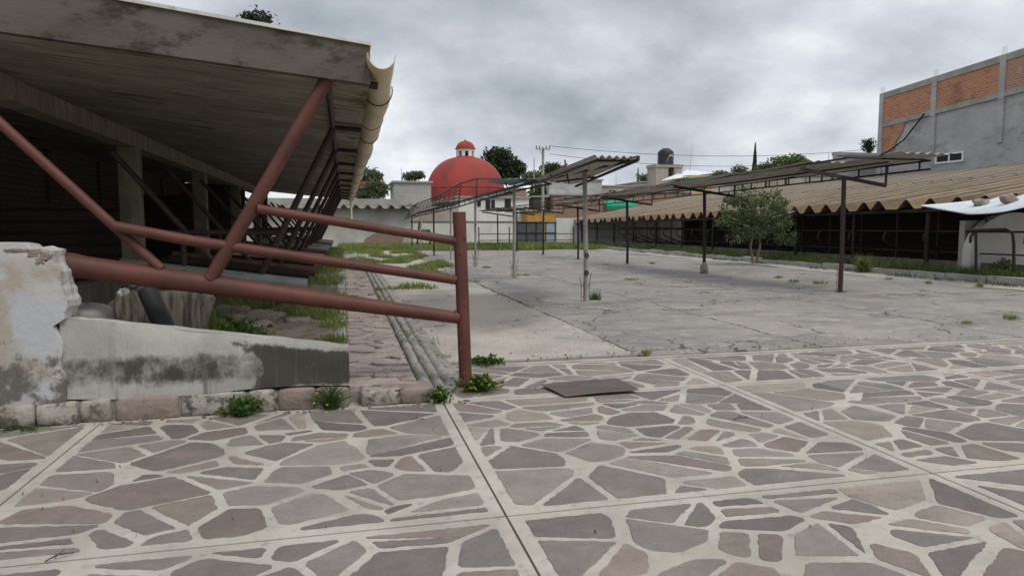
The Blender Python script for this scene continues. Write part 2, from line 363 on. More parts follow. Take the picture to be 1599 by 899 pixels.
M['endwall']=simple('peeling_white_render',(.52,.50,.46),(.38,.36,.33),(.24,.15,.11),.5,1.1,.60,.66,bs=.4,bsc=9)
M['tan']=simple('tan_wall',(.38,.34,.29),(.3,.265,.225),(.2,.17,.15),.5,3,.56,.7)
M['domered']=simple('dome_red_paint',(.31,.046,.038),(.24,.04,.034),(.13,.045,.042),.35,.7,.52,.72,st=(1,1,.35),bs=.1,bsc=3,rough=.75)
M['churchwhite']=simple('church_white',(.70,.68,.64),(.62,.60,.56),(.2,.18,.15),.5,1.0,.62,.7,st=(2,2,.25))
M['darkopen']=simple('dark_opening',(.02,.02,.02),(.03,.028,.026))
M['redroof']=simple('red_roof_paint',(.38,.07,.055),(.3,.06,.05))
M['orange']=mk_brick('orange_painted_brick',(.55,.31,.075),(.5,.28,.07),(.35,.2,.06),.6,'Y',(.4,.22,.08))
M['yellow']=simple('yellow_paint',(.55,.38,.13),(.5,.34,.12))
M['greygate']=simple('grey_gate_steel',(.10,.105,.115),(.075,.08,.09),(.15,.14,.13),1,5)
M['bluegate']=simple('pale_blue_gate_steel',(.33,.40,.47),(.26,.32,.38),(.2,.2,.2),1,5,.6,.7)
M['tin']=simple('grey_corrugated_tin',(.50,.47,.43),(.38,.355,.325),(.09,.06,.045),1.5,5,.56,.68,rough=.6,st=(2,.5,1))
M['whitetin']=simple('white_corrugated_tin',(.66,.69,.71),(.58,.61,.63),(.4,.4,.38),1.5,5,.62,.72,rough=.5)
def mk_asb():
    g=NG('lichened_cement_sheet'); x=g.xyz()
    col=g.mix(g.ramp(g.noise(.6,6,.65),.4,.6),(.185,.135,.082),(.135,.10,.068))
    col=g.mix(g.ramp(g.noise(3,8,.7,st=(.35,2,1)),.5,.66),col,(.225,.15,.07))
    col=g.mix(g.ramp(g.noise(2.2,8,.75,st=(.3,2,1)),.56,.7),col,(.10,.082,.065))
    col=g.mix(g.ramp(g.noise(6,8,.75,st=(.3,2,1)),.62,.72),col,(.30,.275,.23))
    wn=g.n('ShaderNodeTexWhiteNoise'); wn.noise_dimensions='1D'; g.l(g.math('FLOOR',g.math('DIVIDE',g.math('ADD',x[1],-15.2),.98)),wn.inputs['W'])
    col=g.mix(g.math('MULTIPLY',wn.outputs['Value'],.8),col,(.62,.60,.58),'MULTIPLY')
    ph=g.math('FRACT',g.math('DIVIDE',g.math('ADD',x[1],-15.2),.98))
    crest_light=g.math('MULTIPLY',g.ramp(ph,.41,.45),g.ramp(ph,.60,.55))  # light on the rib crests painted in as paler colour, along with worn tops
    col=g.mix(g.math('MULTIPLY',crest_light,g.ramp(g.noise(1.5,5,.6,st=(.4,2,1)),.35,.55,.2,.85)),col,(.36,.325,.27))
    valley_shade=g.math('MULTIPLY',g.ramp(ph,.80,.84),g.ramp(ph,.999,.97))  # shade of the valleys painted in as darker brown, with settled dirt
    col=g.mix(g.math('MULTIPLY',valley_shade,.6),col,(.085,.065,.045))
    col=g.mix(g.ramp(x[0],19.5,31,0,.45),col,(.23,.21,.19))
    return g.fin(col,.92,g.noise(12,6,.7),.5,.02)
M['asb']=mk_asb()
M['asbgrey']=simple('grey_cement_sheet',(.42,.39,.345),(.32,.295,.26),(.11,.1,.09),1,5,.55,.68)
M['endcoping']=simple('dark_cement_sheet',(.20,.18,.15),(.13,.115,.095),(.07,.06,.05),1,5,.52,.66)
M['stallwhite']=simple('stall_whitewash',(.62,.60,.56),(.52,.50,.46),(.2,.18,.15),1.5,5,.58,.7)
M['tankblack']=simple('black_plastic',(.018,.018,.022),(.025,.025,.03),rough=.45,bs=.05)
M['whitepaint']=simple('white_paint_mark',(.75,.75,.75),(.7,.7,.7))
M['greencloth']=simple('green_mesh',(.015,.20,.115),(.02,.25,.15),(.03,.12,.08),1,4,.6,.7)
M['paleg']=simple('pale_green_sheet',(.20,.33,.30),(.15,.25,.23),(.1,.12,.1),2,5,.55,.7,rough=.6)
M['plasticbag']=simple('torn_plastic',(.42,.43,.43),(.33,.34,.34),(.6,.6,.6),6,10,rough=.35,bs=.5)
M['blackpipe']=simple('black_pipe_plastic',(.022,.023,.028),(.03,.03,.034),rough=.55,bs=.2)
M['bark']=simple('bark',(.20,.145,.11),(.13,.10,.08),(.07,.055,.045),3,12,bs=.6,st=(1,1,.3))
M['pine']=simple('dark_bark',(.09,.07,.055),(.06,.05,.04))
def mk_leaf(name,a,b,c,sc_=1.5):
    g=NG(name); col=g.mix(g.ramp(g.noise(sc_,4,.6),.35,.65),a,b); col=g.mix(g.ramp(g.noise(sc_*9,3,.6),.5,.7,0,.8),col,c)
    m=g.fin(col,.6,None,spec=.3)
    try:
        g.b.inputs['Subsurface Weight'].default_value=0
    except Exception: pass
    tr=g.n('ShaderNodeBsdfTranslucent'); g.l(col,tr.inputs[0]); ms=g.n('ShaderNodeMixShader'); ms.inputs[0].default_value=.25
    g.l(g.b.outputs[0],ms.inputs[1]); g.l(tr.outputs[0],ms.inputs[2]); g.l(ms.outputs[0],g.o.inputs[0])
    return m
M['leaf']=mk_leaf('tree_leaves',(.055,.085,.03),(.10,.13,.05),(.18,.19,.10),2.2)
M['leafdark']=mk_leaf('dark_leaves',(.022,.036,.016),(.04,.055,.022),(.06,.075,.03),.4)
M['leafbright']=mk_leaf('bright_leaves',(.07,.12,.025),(.10,.16,.035),(.15,.19,.06),.6)
M['leafpale']=mk_leaf('pale_leaves',(.09,.12,.06),(.12,.15,.08),(.16,.18,.11),.6)
M['weed']=mk_leaf('weed_leaves',(.035,.085,.014),(.065,.125,.022),(.10,.16,.035),5)
M['grass']=mk_leaf('grass_blades',(.13,.19,.04),(.20,.235,.06),(.30,.29,.13),1.2)
M['dry']=mk_leaf('dry_grass',(.25,.21,.11),(.2,.18,.08),(.14,.15,.05),2)
M['flower']=simple('yellow_petals',(.65,.42,.02),(.7,.5,.03))
M['twig']=simple('dry_twig',(.06,.045,.035),(.09,.07,.055))

# ================================================================== GROUND
b=MB(); b.face([(-900,-500,-.06),(900,-500,-.06),(900,1600,-.06),(-900,1600,-.06)])
struct(b.build('ground',M['meadow']))
# flagstone paving: panels divided by seams
XS=[-7.55,-4.75,-1.955,.84,3.68,6.5,9.3,12.1,14.9,17.7,20.5]
YS=[-2.6,.85,3.6,6.17,7.62]
def clip(poly,nx,ny,c):
    o=[]
    for i in range(len(poly)):
        a=poly[i];b_=poly[(i+1)%len(poly)];da=a[0]*nx+a[1]*ny-c;db=b_[0]*nx+b_[1]*ny-c
        if da<=0:o.append(a)
        if (da<0)!=(db<0) and da!=db:
            t=da/(da-db);o.append((a[0]+(b_[0]-a[0])*t,a[1]+(b_[1]-a[1])*t))
    return o
def stones(x0,y0,x1,y1,dens,gap,ax=1.25,wv=.032,mind=.15,split=0.0):
    """irregular crazy-paving polygons filling a rectangle (power diagram, inset)"""
    seeds=[];n=int((x1-x0)*(y1-y0)*dens)
    for _ in range(n*25):
        if len(seeds)>=n: break
        p=(U(x0,x1),U(y0,y1))
        if all(((p[0]-s[0])/ax)**2+(p[1]-s[1])**2>mind**2 for s in seeds): seeds.append((p[0],p[1],U(-wv,wv) if random.random()<.75 else U(0,wv*2)))
    res=[]
    for i,s in enumerate(seeds):
        th=U(0,3.14)
        poly=[(x0,y0),(x1,y0),(x1,y1),(x0,y1)]
        for k,q in enumerate(seeds):
            if k==i: continue
            dx=(q[0]-s[0])/ax;dy=q[1]-s[1];d2=dx*dx+dy*dy
            if d2>1.6: continue
            # bisector in scaled metric: 2(dx X'+dy Y') = |q|^2-|s|^2 + ws-wq
            mx_=(q[0]+s[0])/2/ax;my=(q[1]+s[1])/2;c=dx*mx_+dy*my+(s[2]-q[2])/2
            nx=dx/ax;ny=dy;ln=math.hypot(nx,ny)
            g=gap*U(.3,1.5)/2
            poly=clip(poly,nx/ln,ny/ln,c/ln-g)
            if len(poly)<3: break
        if len(poly)<3: continue
        # chop random corners
        if random.random()<.45:
            cx=sum(p[0] for p in poly)/len(poly);cy=sum(p[1] for p in poly)/len(poly)
            v=random.choice(poly);dx=v[0]-cx;dy=v[1]-cy;l=math.hypot(dx,dy)
            if l>.1:
                a=U(-.5,.5);nx=dx/l*math.cos(a)-dy/l*math.sin(a);ny=dx/l*math.sin(a)+dy/l*math.cos(a)
                poly=clip(poly,nx,ny,nx*cx+ny*cy+l*U(.62,.85))
        if len(poly)<3: continue
        ar=abs(sum(poly[k][0]*poly[(k+1)%len(poly)][1]-poly[(k+1)%len(poly)][0]*poly[k][1] for k in range(len(poly))))/2
        if ar<.006: continue
        parts=[poly]
        if ar>.05 and random.random()<split:
            cx=sum(p[0] for p in poly)/len(poly)+U(-.06,.06);cy=sum(p[1] for p in poly)/len(poly)+U(-.05,.05)
            a=U(0,3.1416);nx,ny=math.cos(a),math.sin(a);g=gap*U(.35,.9)/2;c=nx*cx+ny*cy;dk=U(-.12,.12)
            parts=[clip(poly,nx,ny,c-g),clip(poly,-nx-dk*ny,-ny+dk*nx,-(nx*cx+ny*cy)-dk*(ny*cx-nx*cy)-g)]
        for q in parts:
            if len(q)>2 and abs(sum(q[k][0]*q[(k+1)%len(q)][1]-q[(k+1)%len(q)][0]*q[k][1] for k in range(len(q))))/2>.006: res.append(q)
    return res
def rough_outline(poly,step,j,rc=.16):
    # cut corners a little, then subdivide with jitter
    q=[];n=len(poly)
    for i in range(n):
        a=Vector(poly[i-1]);p=Vector(poly[i]);c=Vector(poly[(i+1)%n])
        la=(a-p).length;lc=(c-p).length
        if la<.02 or lc<.02: q.append(p); continue
        k=min(rc*min(la,lc),.020)*U(.3,1.4)
        q.append(p+(a-p)/la*k);q.append(p+(c-p)/lc*k)
    o=[];n=len(q)
    for i in range(n):
        a=q[i];c=q[(i+1)%n];l=(c-a).length;m=max(1,int(l/step))
        for t in range(m):
            f=t/m;p=a.lerp(c,f)
            if t: p=p+Vector((U(-j,j),U(-j,j)))
            o.append(p)
    return o
def add_stone(B,poly,z,h,m,col,step=.05,j=.004,rc=.16,tilt=0):
    o=rough_outline(poly,step,j,rc);n=len(o)
    c=sum(o,Vector((0,0)))/n
    tx,ty=U(-tilt,tilt),U(-tilt,tilt)
    zt=lambda p:z+h+(p.x-c.x)*tx+(p.y-c.y)*ty
    inn=[p+(c-p).normalized()*.004 for p in o]
    B.faces([(p.x,p.y,z-.01) for p in o]+[(p.x,p.y,zt(p)-.003) for p in o],[(i,(i+1)%n,n+(i+1)%n,n+i) for i in range(n)],m,False,col)
    B.faces([(p.x,p.y,zt(p)-.003) for p in o]+[(p.x,p.y,zt(p)) for p in inn],[(i,(i+1)%n,n+(i+1)%n,n+i) for i in range(n)],m,True,col)
    B.face([(p.x,p.y,zt(p)) for p in inn],m,False,col)
SC=[(.225,.18,.16),(.19,.155,.14),(.265,.225,.195),(.19,.165,.155),(.22,.19,.178),(.17,.148,.14),(.205,.182,.17),(.235,.20,.185),(.19,.17,.16),(.155,.135,.13),(.25,.22,.20)]
b=MB()
for i in range(len(XS)-1):
    for j in range(len(YS)-1):
        x0,x1,y0,y1=XS[i],XS[i+1],YS[j],YS[j+1]
        if x1<-1.9 and j==3: continue
        if x0<.8 and j==3: continue
        g=.007
        b.box((x0+g,y0+g,-.08),(x1-g,y1-g,0))       # mortar bed of the panel, seams stay open
        if y1<1.0 and (x0>4 or x1<-4): continue
        dens=8.4
        mg=.085
        for poly in stones(x0+mg,y0+mg,x1-mg,y1-mg,dens,.060,split=.6):
            c=random.choice(SC);k=U(.92,1.22)
            add_stone(b,poly,0,.0045,1,(c[0]*k*1.0,c[1]*k,c[2]*k*.965),.03,.0055,.28)
b.box((XS[0],YS[0],-.10),(XS[-1],YS[-1],-.035))
b.box((-7.5,6.175,-.08),(.83,6.42,-.004))
b.box((XS[3]-.1,7.62,-.08),(20.5,7.70,.012))
struct(b.build('flagstone_paving',[M['mortar'],M['flag']]))
# concrete yard: one sheet with slight undulation
def sheet(x0,y0,x1,y1,nx,ny,z,amp,scale,edge=0.0,seed=0,zf=None):
    B=MB();vs=[]
    for j in range(ny+1):
        for i in range(nx+1):
            x=x0+(x1-x0)*i/nx;y=y0+(y1-y0)*j/ny
            if edge and (i in (0,nx) or j in (0,ny)):
                k=mnoise.noise(V(x*2,y*2,seed))*edge
                if i in (0,nx): x+=k
                if j in (0,ny): y+=k
            zz_=(zf(x,y) if zf else z)+amp*mnoise.noise(V(x*scale,y*scale,seed+.5))
            vs.append((x,y,zz_))
    w_=nx+1
    B.faces(vs,[(j*w_+i,j*w_+i+1,(j+1)*w_+i+1,(j+1)*w_+i) for j in range(ny) for i in range(nx)],0,True)
    # skirt
    ring=[i for i in range(w_)]+[(j+1)*w_-1 for j in range(1,ny+1)]+[ny*w_+i for i in range(nx-1,-1,-1)]+[j*w_ for j in range(ny-1,0,-1)]
    rv=[vs[i] for i in ring];n=len(rv)
    B.faces(rv+[(p[0],p[1],p[2]-.3) for p in rv],[(i,n+i,n+(i+1)%n,(i+1)%n) for i in range(n)],0)
    return B
struct(sheet(3.5,7.72,15.9,44,60,170,.02,.02,.5,.05,3).build('concrete_yard',M['yard']))
struct(sheet(1.12,7.78,3.46,14.6,40,90,.03,.015,.9,.05,5).build('pale_concrete_slab',M['slab']))
struct(sheet(1.05,14.62,3.47,44,20,120,.02,.02,.7,.07,8).build('worn_concrete_slab',M['slab']))
struct(sheet(15.93,12,17.25,50,10,80,.03,.03,.6,.08,9).build('pale_concrete_strip',M['slab']))
struct(sheet(17.2,8,33,60,24,60,.10,.06,.7,0,10,lambda x,y:.12+.02*min(x-17,6)).build('right_earth_bank',M['dirt']))
b=MB()
for i in range(26):   # kerb stones along the right bank
    y=14+i*1.35
    b.box((17.12+U(-.04,.04),y,.0),(17.36,y+1.31,.20+U(-.04,.04)),0,.018)
struct(b.build('right_kerb',M['conc']))
# barn bed (raised earth), with stones in it
struct(sheet(-9,6.38,-.14,38,60,150,.44,.10,1.1,0,12,lambda x,y:.45+.08*min(max(-x-1.5,0),1.5)-(.0 if y>9 else 0)).build('shed_earth_bed',M['dirt']))
b=MB(); b.box((-.15,6.40,-.1),(-.0,38,.43),0); struct(b.build('bed_kerb',M['conc']))
# pink stone path and drain ridges
b=MB(); b.box((0,6.33,-.1),(.64,40,.105),1)
for k in range(7):
    yy=6.35+k*3
    for poly in stones(.01,yy,.63,yy+3,20,.018,1.6,.01,.13):
        c=random.choice([(.36,.30,.27),(.30,.25,.23),(.40,.35,.31)])
        add_stone(b,poly,.105,.03+U(0,.02),0,c,.04,.006,.2,.06)
struct(b.build('cobbled_path',[M['pinkstone'],M['drain']]))
b=MB()
for q in range(3):
    x=.73+q*.125;y=6.42+.08*q
    while y<38:
        l=U(.35,.7); dx=.02*mnoise.noise(V(y*.4,q,0)); z=.052-q*.016
        b.tube([(x+dx,y,z),(x+dx,y+.02,z+.004),(x+dx+U(-.004,.004),y+l-.03,z+.004),(x+dx,y+l-.008,z)],[.045,.058+U(-.006,.006),.058+U(-.008,.006),.045],10)
        y+=l
b.box((.62,6.45,-.1),(1.13,38,.052))
struct(b.build('brick_drain',M['drain']))

# ================================================================== LEFT SIDE: WALL, PILLAR, GATE
# ramp wall with sloping top
t=thing('retaining_wall','low rendered retaining wall with sloping top and black algae stains','wall',(-1.05,6.3,0))
b=MB(); yF=6.2; n=60
def wtop(x): return .855+(x+2.16)*(.535-.855)/2.18
def wall_strip(B,x0,x1,z0f,z1f,yf,yb,n,amp):
    vs=[];rows=8
    for i in range(n+1):
        x=x0+(x1-x0)*i/n
        for r in range(rows+1):
            z=z0f(x)+(z1f(x)-z0f(x))*r/rows
            vs.append((x,yf+amp*mnoise.noise(V(x*3,z*5,2)) + (0.012 if r==rows else 0),z))
    w_=rows+1
    B.faces(vs,[(i*w_+r,(i+1)*w_+r,(i+1)*w_+r+1,i*w_+r+1) for i in range(n) for r in range(rows)],0,True)
    tp=[(x0+(x1-x0)*i/n,yf+.012,z1f(x0+(x1-x0)*i/n)) for i in range(n+1)]
    bk=[(p[0],yb,p[2]-.01) for p in tp]; bb=[(p[0],yb,0) for p in tp]
    B.faces(tp+bk,[(i,i+1,n+2+i,n+1+i) for i in range(n)],0)
    B.faces(bk+bb,[(i,i+1,n+2+i,n+1+i) for i in range(n)],0)
    B.face([(x1,yf,z0f(x1)),(x1,yb,0),(x1,yb,z1f(x1)-.01),(x1,yf+.012,z1f(x1))])
    B.face([(x0,yf,z0f(x0)),(x0,yf,z1f(x0)),(x0,yb,z1f(x0)-.01),(x0,yb,0)])
wall_strip(b,-2.235,.02,lambda x:.19-.02*math.sin(x*3),lambda x:wtop(x)+.008*mnoise.noise(V(x*6,0,0)),yF,6.42,n,.012)
b.build('wall_body',M['render'],t)
b=MB(); x=-2.12
i=0
fs=MB()
while x<.0:
    l=U(.2,.55); x2=min(x+l,.02)
    B=b if i%3!=1 else fs
    B.rock(((x+x2)/2,6.33,.085),(x2-x)/2*1.0,.155,.105,i)
    x=x2;i+=1
b.box((-2.16,6.215,-.02),(.0,6.40,.17),0)
b.build('foundation_stones',M['rubble'],t); fs.build('pink_foundation_stones',M['rubble_red'],t)
# pillar
t=thing('whitewashed_wall_end','thick whitewashed wall end with chipped top corner and black mould','wall',(-2.8,6.4,0))
b=MB()
outl=[(-4.2,0.16),(-2.14,.16),(-2.13,.35),(-2.155,.5),(-2.14,.66),(-2.20,.80),(-2.11,.86),(-2.08,1.0),(-2.12,1.12),(-2.12,1.23),(-2.165,1.30),(-2.17,1.40),(-2.25,1.425),(-2.33,1.42),(-2.36,1.455),(-2.42,1.46),(-4.2,1.475)]
den=[]
for i in range(len(outl)):
    a=Vector(outl[i]);c=Vector(outl[(i+1)%len(outl)]);m=max(1,int((c-a).length/.04)) if i>0 and i<len(outl)-2 else 1
    for k in range(m):
        p=a.lerp(c,k/m); den.append(p+(Vector((U(-.009,.009),U(-.009,.009))) if k else Vector((0,0))))
nn=len(den)
def stub_ring(y,k): return [(p.x-.075+(0 if p.x<-4.1 or k==0 else .02*mnoise.noise(V(p.x*9,y*11,p.y*9))),y,p.y+(0 if k==0 or p.y<.2 else .02*mnoise.noise(V(p.y*9,y*13,p.x*9)))) for p in den]
rings=[stub_ring(6.17+.047*k,k) for k in range(7)]
b.face(rings[0]); b.face(rings[-1][::-1])
for k in range(6): b.faces(rings[k]+rings[k+1],[(i,nn+i,nn+(i+1)%nn,(i+1)%nn) for i in range(nn)],0,False)
b.build('wall_block',M['pillar'],t)
b=MB();x=-4.2;i=0
while x<-2.18:
    l=U(.3,.5);x2=min(x+l,-2.13)
    b.rock(((x+x2)/2,6.33,.08),(x2-x)/2*1.0,.19,.10,i+40);x=x2;i+=1
b.build('foundation_stones',M['rubble'],t)
b=MB()
for k,(x,z,sx,sz) in enumerate([(-2.50,1.405,.09,.02),(-2.38,1.385,.05,.03),(-2.30,1.36,.035,.05),(-2.34,1.32,.025,.03)]):
    b.rock((x,6.172,z),sx*1.1,.006,sz*.8,k+5,.7,.9)
b.build('broken_plaster',M['rubble_red'],t)
# --- the gate frame (red oxide pipes)
YG=6.50
t=thing('pipe_gate_frame','red oxide pipe frame with three sloping rails, brace and open ended post','gate',(1.07,YG,0))
p0=P(727,612,Z=0.0); YP=YG
pb=P(728,618,Y=YP); pt=P(717,331,Y=YP)
b=MB(); pb.z=-.05; b.hollow(pt,pb,.062,.006,24); 
pbx=(pt+pb)/2
for k,(py,s) in enumerate([(370,1),(395,-1),(475,1),(545,-.6),(585,.8)]):
    q=P(722+s*3,py,Y=YP-.06); b.sphere((q.x,q.y,q.z),1,8,6,0,.4,.014,.006,.03,True,k)
b.build('post',M['oxide'],t)
def gp(x,y,dy=0): return P(x,y,Y=YG+dy)
b=MB(); a=gp(84,411);c=gp(716,496)
d=(c-a)
b.tube([a,a+d*.0005,a+d*.05,a+d*.07,a+d*.3,a+d*.62,c],[.112,.112,.105,.096,.092,.076,.058],22)
b.tube([a-d*.012,a+d*.006],[.125,.125],22); b.build('bottom_rail',M['oxide'],t)
b=MB(); b.hollow(gp(181,354,-.08),gp(300,376,-.04),.048,.006,18); b.tube([gp(299,376,-.04),gp(712,437)],[.048,.045],16); b.build('middle_rail',M['oxide'],t)
b=MB(); b.tube([gp(402,326,-.06),gp(716,377)],.042,16); b.build('top_rail',M['oxide'],t)
b=MB(); b.hollow(gp(513,120,-.02),gp(328,436,-.03),.060,.006,20); b.build('main_brace',M['oxide'],t)
for p_,q_,rr in ((gp(716,377),gp(700,374.5),.048),(gp(716,437.5),gp(700,435),.051),(gp(718,496),gp(700,492),.064)):
    d_=(q_-p_).normalized();b=MB();base=p_+d_*.058
    b.tube([base-d_*.006,base,base+d_*.006],[rr*.96,rr*1.06,rr*.96],18); b.build('weld_bead',M['rust'],t)
b=MB(); b.tube([gp(-60,138,.03),gp(252,420,-.02)],.043,16); b.build('left_brace',M['oxide'],t)
b=MB(); b.tube([gp(512,122,.03),gp(590,135,.03)],.034,12); b.build('eave_arm',M['darkpaint'],t)
# ================================================================== LEFT SHED
YS0,YS1=6.42,35.0
t=thing('cattle_shed','long open cattle shed with dark concrete roof slab, beam and columns','shed',(-3,20,0))
SHED=t
def ru(x): return 2.84+.10*(.25-x)       # underside
def rt(x): return 3.17+.12*(.25-x)       # top
XE=.245
b=MB(); y=YS0+.06
while y<YS1:          # cast roof channels side by side, joints between them
    y2=y+.62; dz=U(-.008,.008)
    for x0,x1 in ((-7.2,XE),):
        vs=[(x0,y,ru(x0)+dz),(x1,y,ru(x1)+dz),(x1,y2-.018,ru(x1)+dz),(x0,y2-.018,ru(x0)+dz),(x0,y,ru(x0)+.2),(x1,y,ru(x1)+.2),(x1,y2-.018,ru(x1)+.2),(x0,y2-.018,ru(x0)+.2)]
        b.faces(vs,[(0,3,2,1),(0,1,5,4),(1,2,6,5),(2,3,7,6),(3,0,4,7)])
        for q in (.2,.41):  # formwork ribs
            b.box((x0,y+q,ru(x1)-.0),(x0+.01,y+q+.01,ru(x1)+.01))
    y=y2
vs=[(x,yy,z) for yy in (YS0+.06,YS1) for x,z in ((-7.2,ru(-7.2)+.19),(XE,ru(XE)+.19),(XE,rt(XE)-.02),(-7.2,rt(-7.2)-.02))]
b.faces(vs,[(0,1,2,3),(7,6,5,4),(0,4,5,1),(1,5,6,2),(2,6,7,3),(3,7,4,0)])
roof=b.build('roof',M['shed'],t)
b=MB(); a=gp(-80,30,-.06); 
b.faces([(-7.2,YS0-.05,ru(-7.2)-.03),(XE+.01,YS0-.05,ru(XE)-.0),(XE+.01,YS0-.05,rt(XE)),(-7.2,YS0-.05,rt(-7.2)),(-7.2,YS0+.057,ru(-7.2)-.03),(XE+.01,YS0+.057,ru(XE)),(XE+.01,YS0+.057,rt(XE)),(-7.2,YS0+.057,rt(-7.2))],
 [(0,1,2,3),(7,6,5,4),(0,4,5,1),(1,5,6,2),(2,6,7,3),(3,7,4,0)])
b.build('fascia',M['fascia'],t)
b=MB(); b.faces([(-7.2,YS0-.07,rt(-7.2)+.001),(XE+.02,YS0-.07,rt(XE)+.001),(XE+.02,YS1,rt(XE)+.001),(-7.2,YS1,rt(-7.2)+.001),(-7.2,YS0-.07,rt(-7.2)+.03),(XE+.02,YS0-.07,rt(XE)+.03),(XE+.02,YS1,rt(XE)+.03),(-7.2,YS1,rt(-7.2)+.03)],
 [(3,2,1,0),(4,5,6,7),(0,1,5,4),(1,2,6,5),(2,3,7,6),(3,0,4,7)])
b.build('roof_cap',M['limecap'],t)
b=MB(); b.box((-3.8,YS0+.2,2.96),(-3.5,YS1-.2,3.26),0); b.build('longitudinal_beam',M['beam'],t)
for k in range(6):
    y=13.5+k*6.1
    if y>YS1: continue
    b=MB(); b.box((-3.78,y-.15,.3),(-3.47,y+.15,2.955)); b.build('column',M['beam'],t)
b=MB(); b.box((-7.1,YS0+.1,.2),(-6.9,YS1-1,3.62)); b.box((-7.1,YS1-1,.2),(-4.4,YS1-.8,3.5)); b.box((-6.9,YS0+.1,2.0),(-6.82,YS1-1,2.12)); 
for k in range(8): b.box((-6.895,8+k*3.6,.2),(-6.8,8.25+k*3.6,3.4))
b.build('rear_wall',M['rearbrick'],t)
b=MB(); b.box((-3.1,YS0+1.4,.35),(-2.95,YS1-1,.92),0,.01); b.box((-4.6,YS0+1.4,.35),(-3.12,YS1-1,.62)); b.build('feed_kerb',M['coltop'],t)
# end partitions between the columns (blocks the view through partly)
for (ya,xb_,zb) in ((13.9,-3.9,1.9),(25.2,-4.2,2.6)):
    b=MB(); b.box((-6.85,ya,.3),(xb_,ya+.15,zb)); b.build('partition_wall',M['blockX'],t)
# gutter: half pipe, sagging, with straps
gpts=[(.345,6.15,3.06),(.355,6.9,3.02),(.385,7.9,2.98),(.365,9.2,2.97),(.385,10.4,2.97),(.36,11.6,2.95),(.375,13.2,2.93),(.35,15.5,2.95),(.37,18.5,2.92),(.35,22,2.93),(.36,27,2.90),(.35,34.6,2.88)]
def halfpipe(B,pts,r0,th=.006,n=16):
    vs=[]
    for (x,y,z) in pts:
        r=r0*(1 if y<6.9 else min(1.22,1+(y-6.9)*.2))*(1+.05*math.sin(y*2.1))
        for rr in (r,r-th):
            for q in range(n+1):
                a=math.pi*(1+q/n)+.0
                vs.append((x+rr*math.cos(a)*1.0,y,z+rr*math.sin(a)*1.1))
    w_=2*(n+1);k=len(pts);fs=[]
    for i in range(k-1):
        for q in range(n):
            fs.append((i*w_+q,i*w_+q+1,(i+1)*w_+q+1,(i+1)*w_+q))
            fs.append((i*w_+n+1+q,(i+1)*w_+n+1+q,(i+1)*w_+n+2+q,i*w_+n+2+q))
        for q in (0,n): fs.append((i*w_+q,(i+1)*w_+q,(i+1)*w_+n+1+q,i*w_+n+1+q))
    B.faces(vs,fs,0,True)
    for i in (0,k-1): B.faces([vs[i*w_+q] for q in range(w_)],[(q,q+1,n+2+q,n+1+q) for q in range(n)],0)
fine=[]
for i in range(len(gpts)-1):
    a,c=Vector(gpts[i]),Vector(gpts[i+1])
    for k in range(6):
        f=k/6;f2=f*f*(3-2*f); fine.append((a.x+(c.x-a.x)*f2,a.y+(c.y-a.y)*f,a.z+(c.z-a.z)*f2))
fine.append(gpts[-1])
b=MB(); halfpipe(b,fine,.118); gut=b.build('gutter',M['pvc'],t)
def gat(y):
    for i in range(len(fine)-1):
        if fine[i][1]<=y<=fine[i+1][1]:
            f=(y-fine[i][1])/(fine[i+1][1]-fine[i][1]); return Vector(fine[i]).lerp(Vector(fine[i+1]),f)
    return Vector(fine[-1])
for y in (7.45,9.1,10.6,12.3,14.6,17,20,23,26,29,32):
    c=gat(y); b=MB(); b.tube([(c.x+.148*math.cos(math.pi*(1+q/12)),y,c.z+.148*1.1*math.sin(math.pi*(1+q/12))+.0) for q in range(-1,14)],.006,6)
    b.build('gutter_strap',M['wirem'],gut,origin=Vector(t.location))
b=MB(); b.tube([(.36,34.5,2.8),(.36,34.5,1.9)],.05,10); b.build('downpipe',M['pvc'],t)
# --- stall frames under the eave (repeat)
def stall_frame(Y,tube_mat,label):
    t=thing('pipe_stall',label,'stall frame',(-1.1,Y,.45),'pipe stall frames along the shed')
    b=MB(); b.hollow((-.47,Y,.85),(-2.6,Y,1.13),.080,.007,18); b.build('floor_pipe',tube_mat,t)
    b=MB(); b.tube([(-2.05,Y,1.52),(-.72,Y,1.50)],.028,8); b.build('middle_rail',M['darkpaint'],t)
    b=MB(); b.tube([(-1.02,Y,1.0),(-.10,Y,2.82)],.042,10); b.build('main_brace',M['darkpaint'],t)
    b=MB(); b.tube([(-2.62,Y,2.45),(-1.45,Y,1.02)],.034,8); b.build('left_brace',M['darkpaint'],t)
    b=MB(); b.tube([(-.12,Y,2.82),(.24,Y,2.80)],.03,8); b.build('eave_arm',M['darkpaint'],t)
    b=MB(); b.tube([(-1.9,Y,.4),(-1.9,Y,1.5)],.034,8); b.build('leg',M['darkpaint'],t)
    return t
lab=['pipe stall frame with pale galvanised floor pipe, right behind the red gate','pipe stall frame with rusty brown floor pipe, second behind the red gate','pipe stall frame with grey floor pipe, third behind the red gate',
'dark pipe stall frame, fourth behind the red gate','dark pipe stall frame, fifth behind the red gate','dark pipe stall frame, sixth behind the red gate','dark pipe stall frame, seventh behind the red gate',
'dark pipe stall frame, third from the far end of the shed','dark pipe stall frame, second from the far end of the shed','dark pipe stall frame at the far end of the shed']
f0=stall_frame(9.1,M['galv'],lab[0])
f1=stall_frame(11.7,M['rust'],lab[1])
for k in range(2,10):
    src=(f1 if k in (4,7) else f0)
    copy_thing(src,(0,(9.1+2.58*k)-src.location.y,0),lab[k])
b=MB(); b.tube([(-.11,6.5,2.835),(-.11,34.6,2.835)],.03,8); b.build('eave_pipe',M['darkpaint'],SHED)
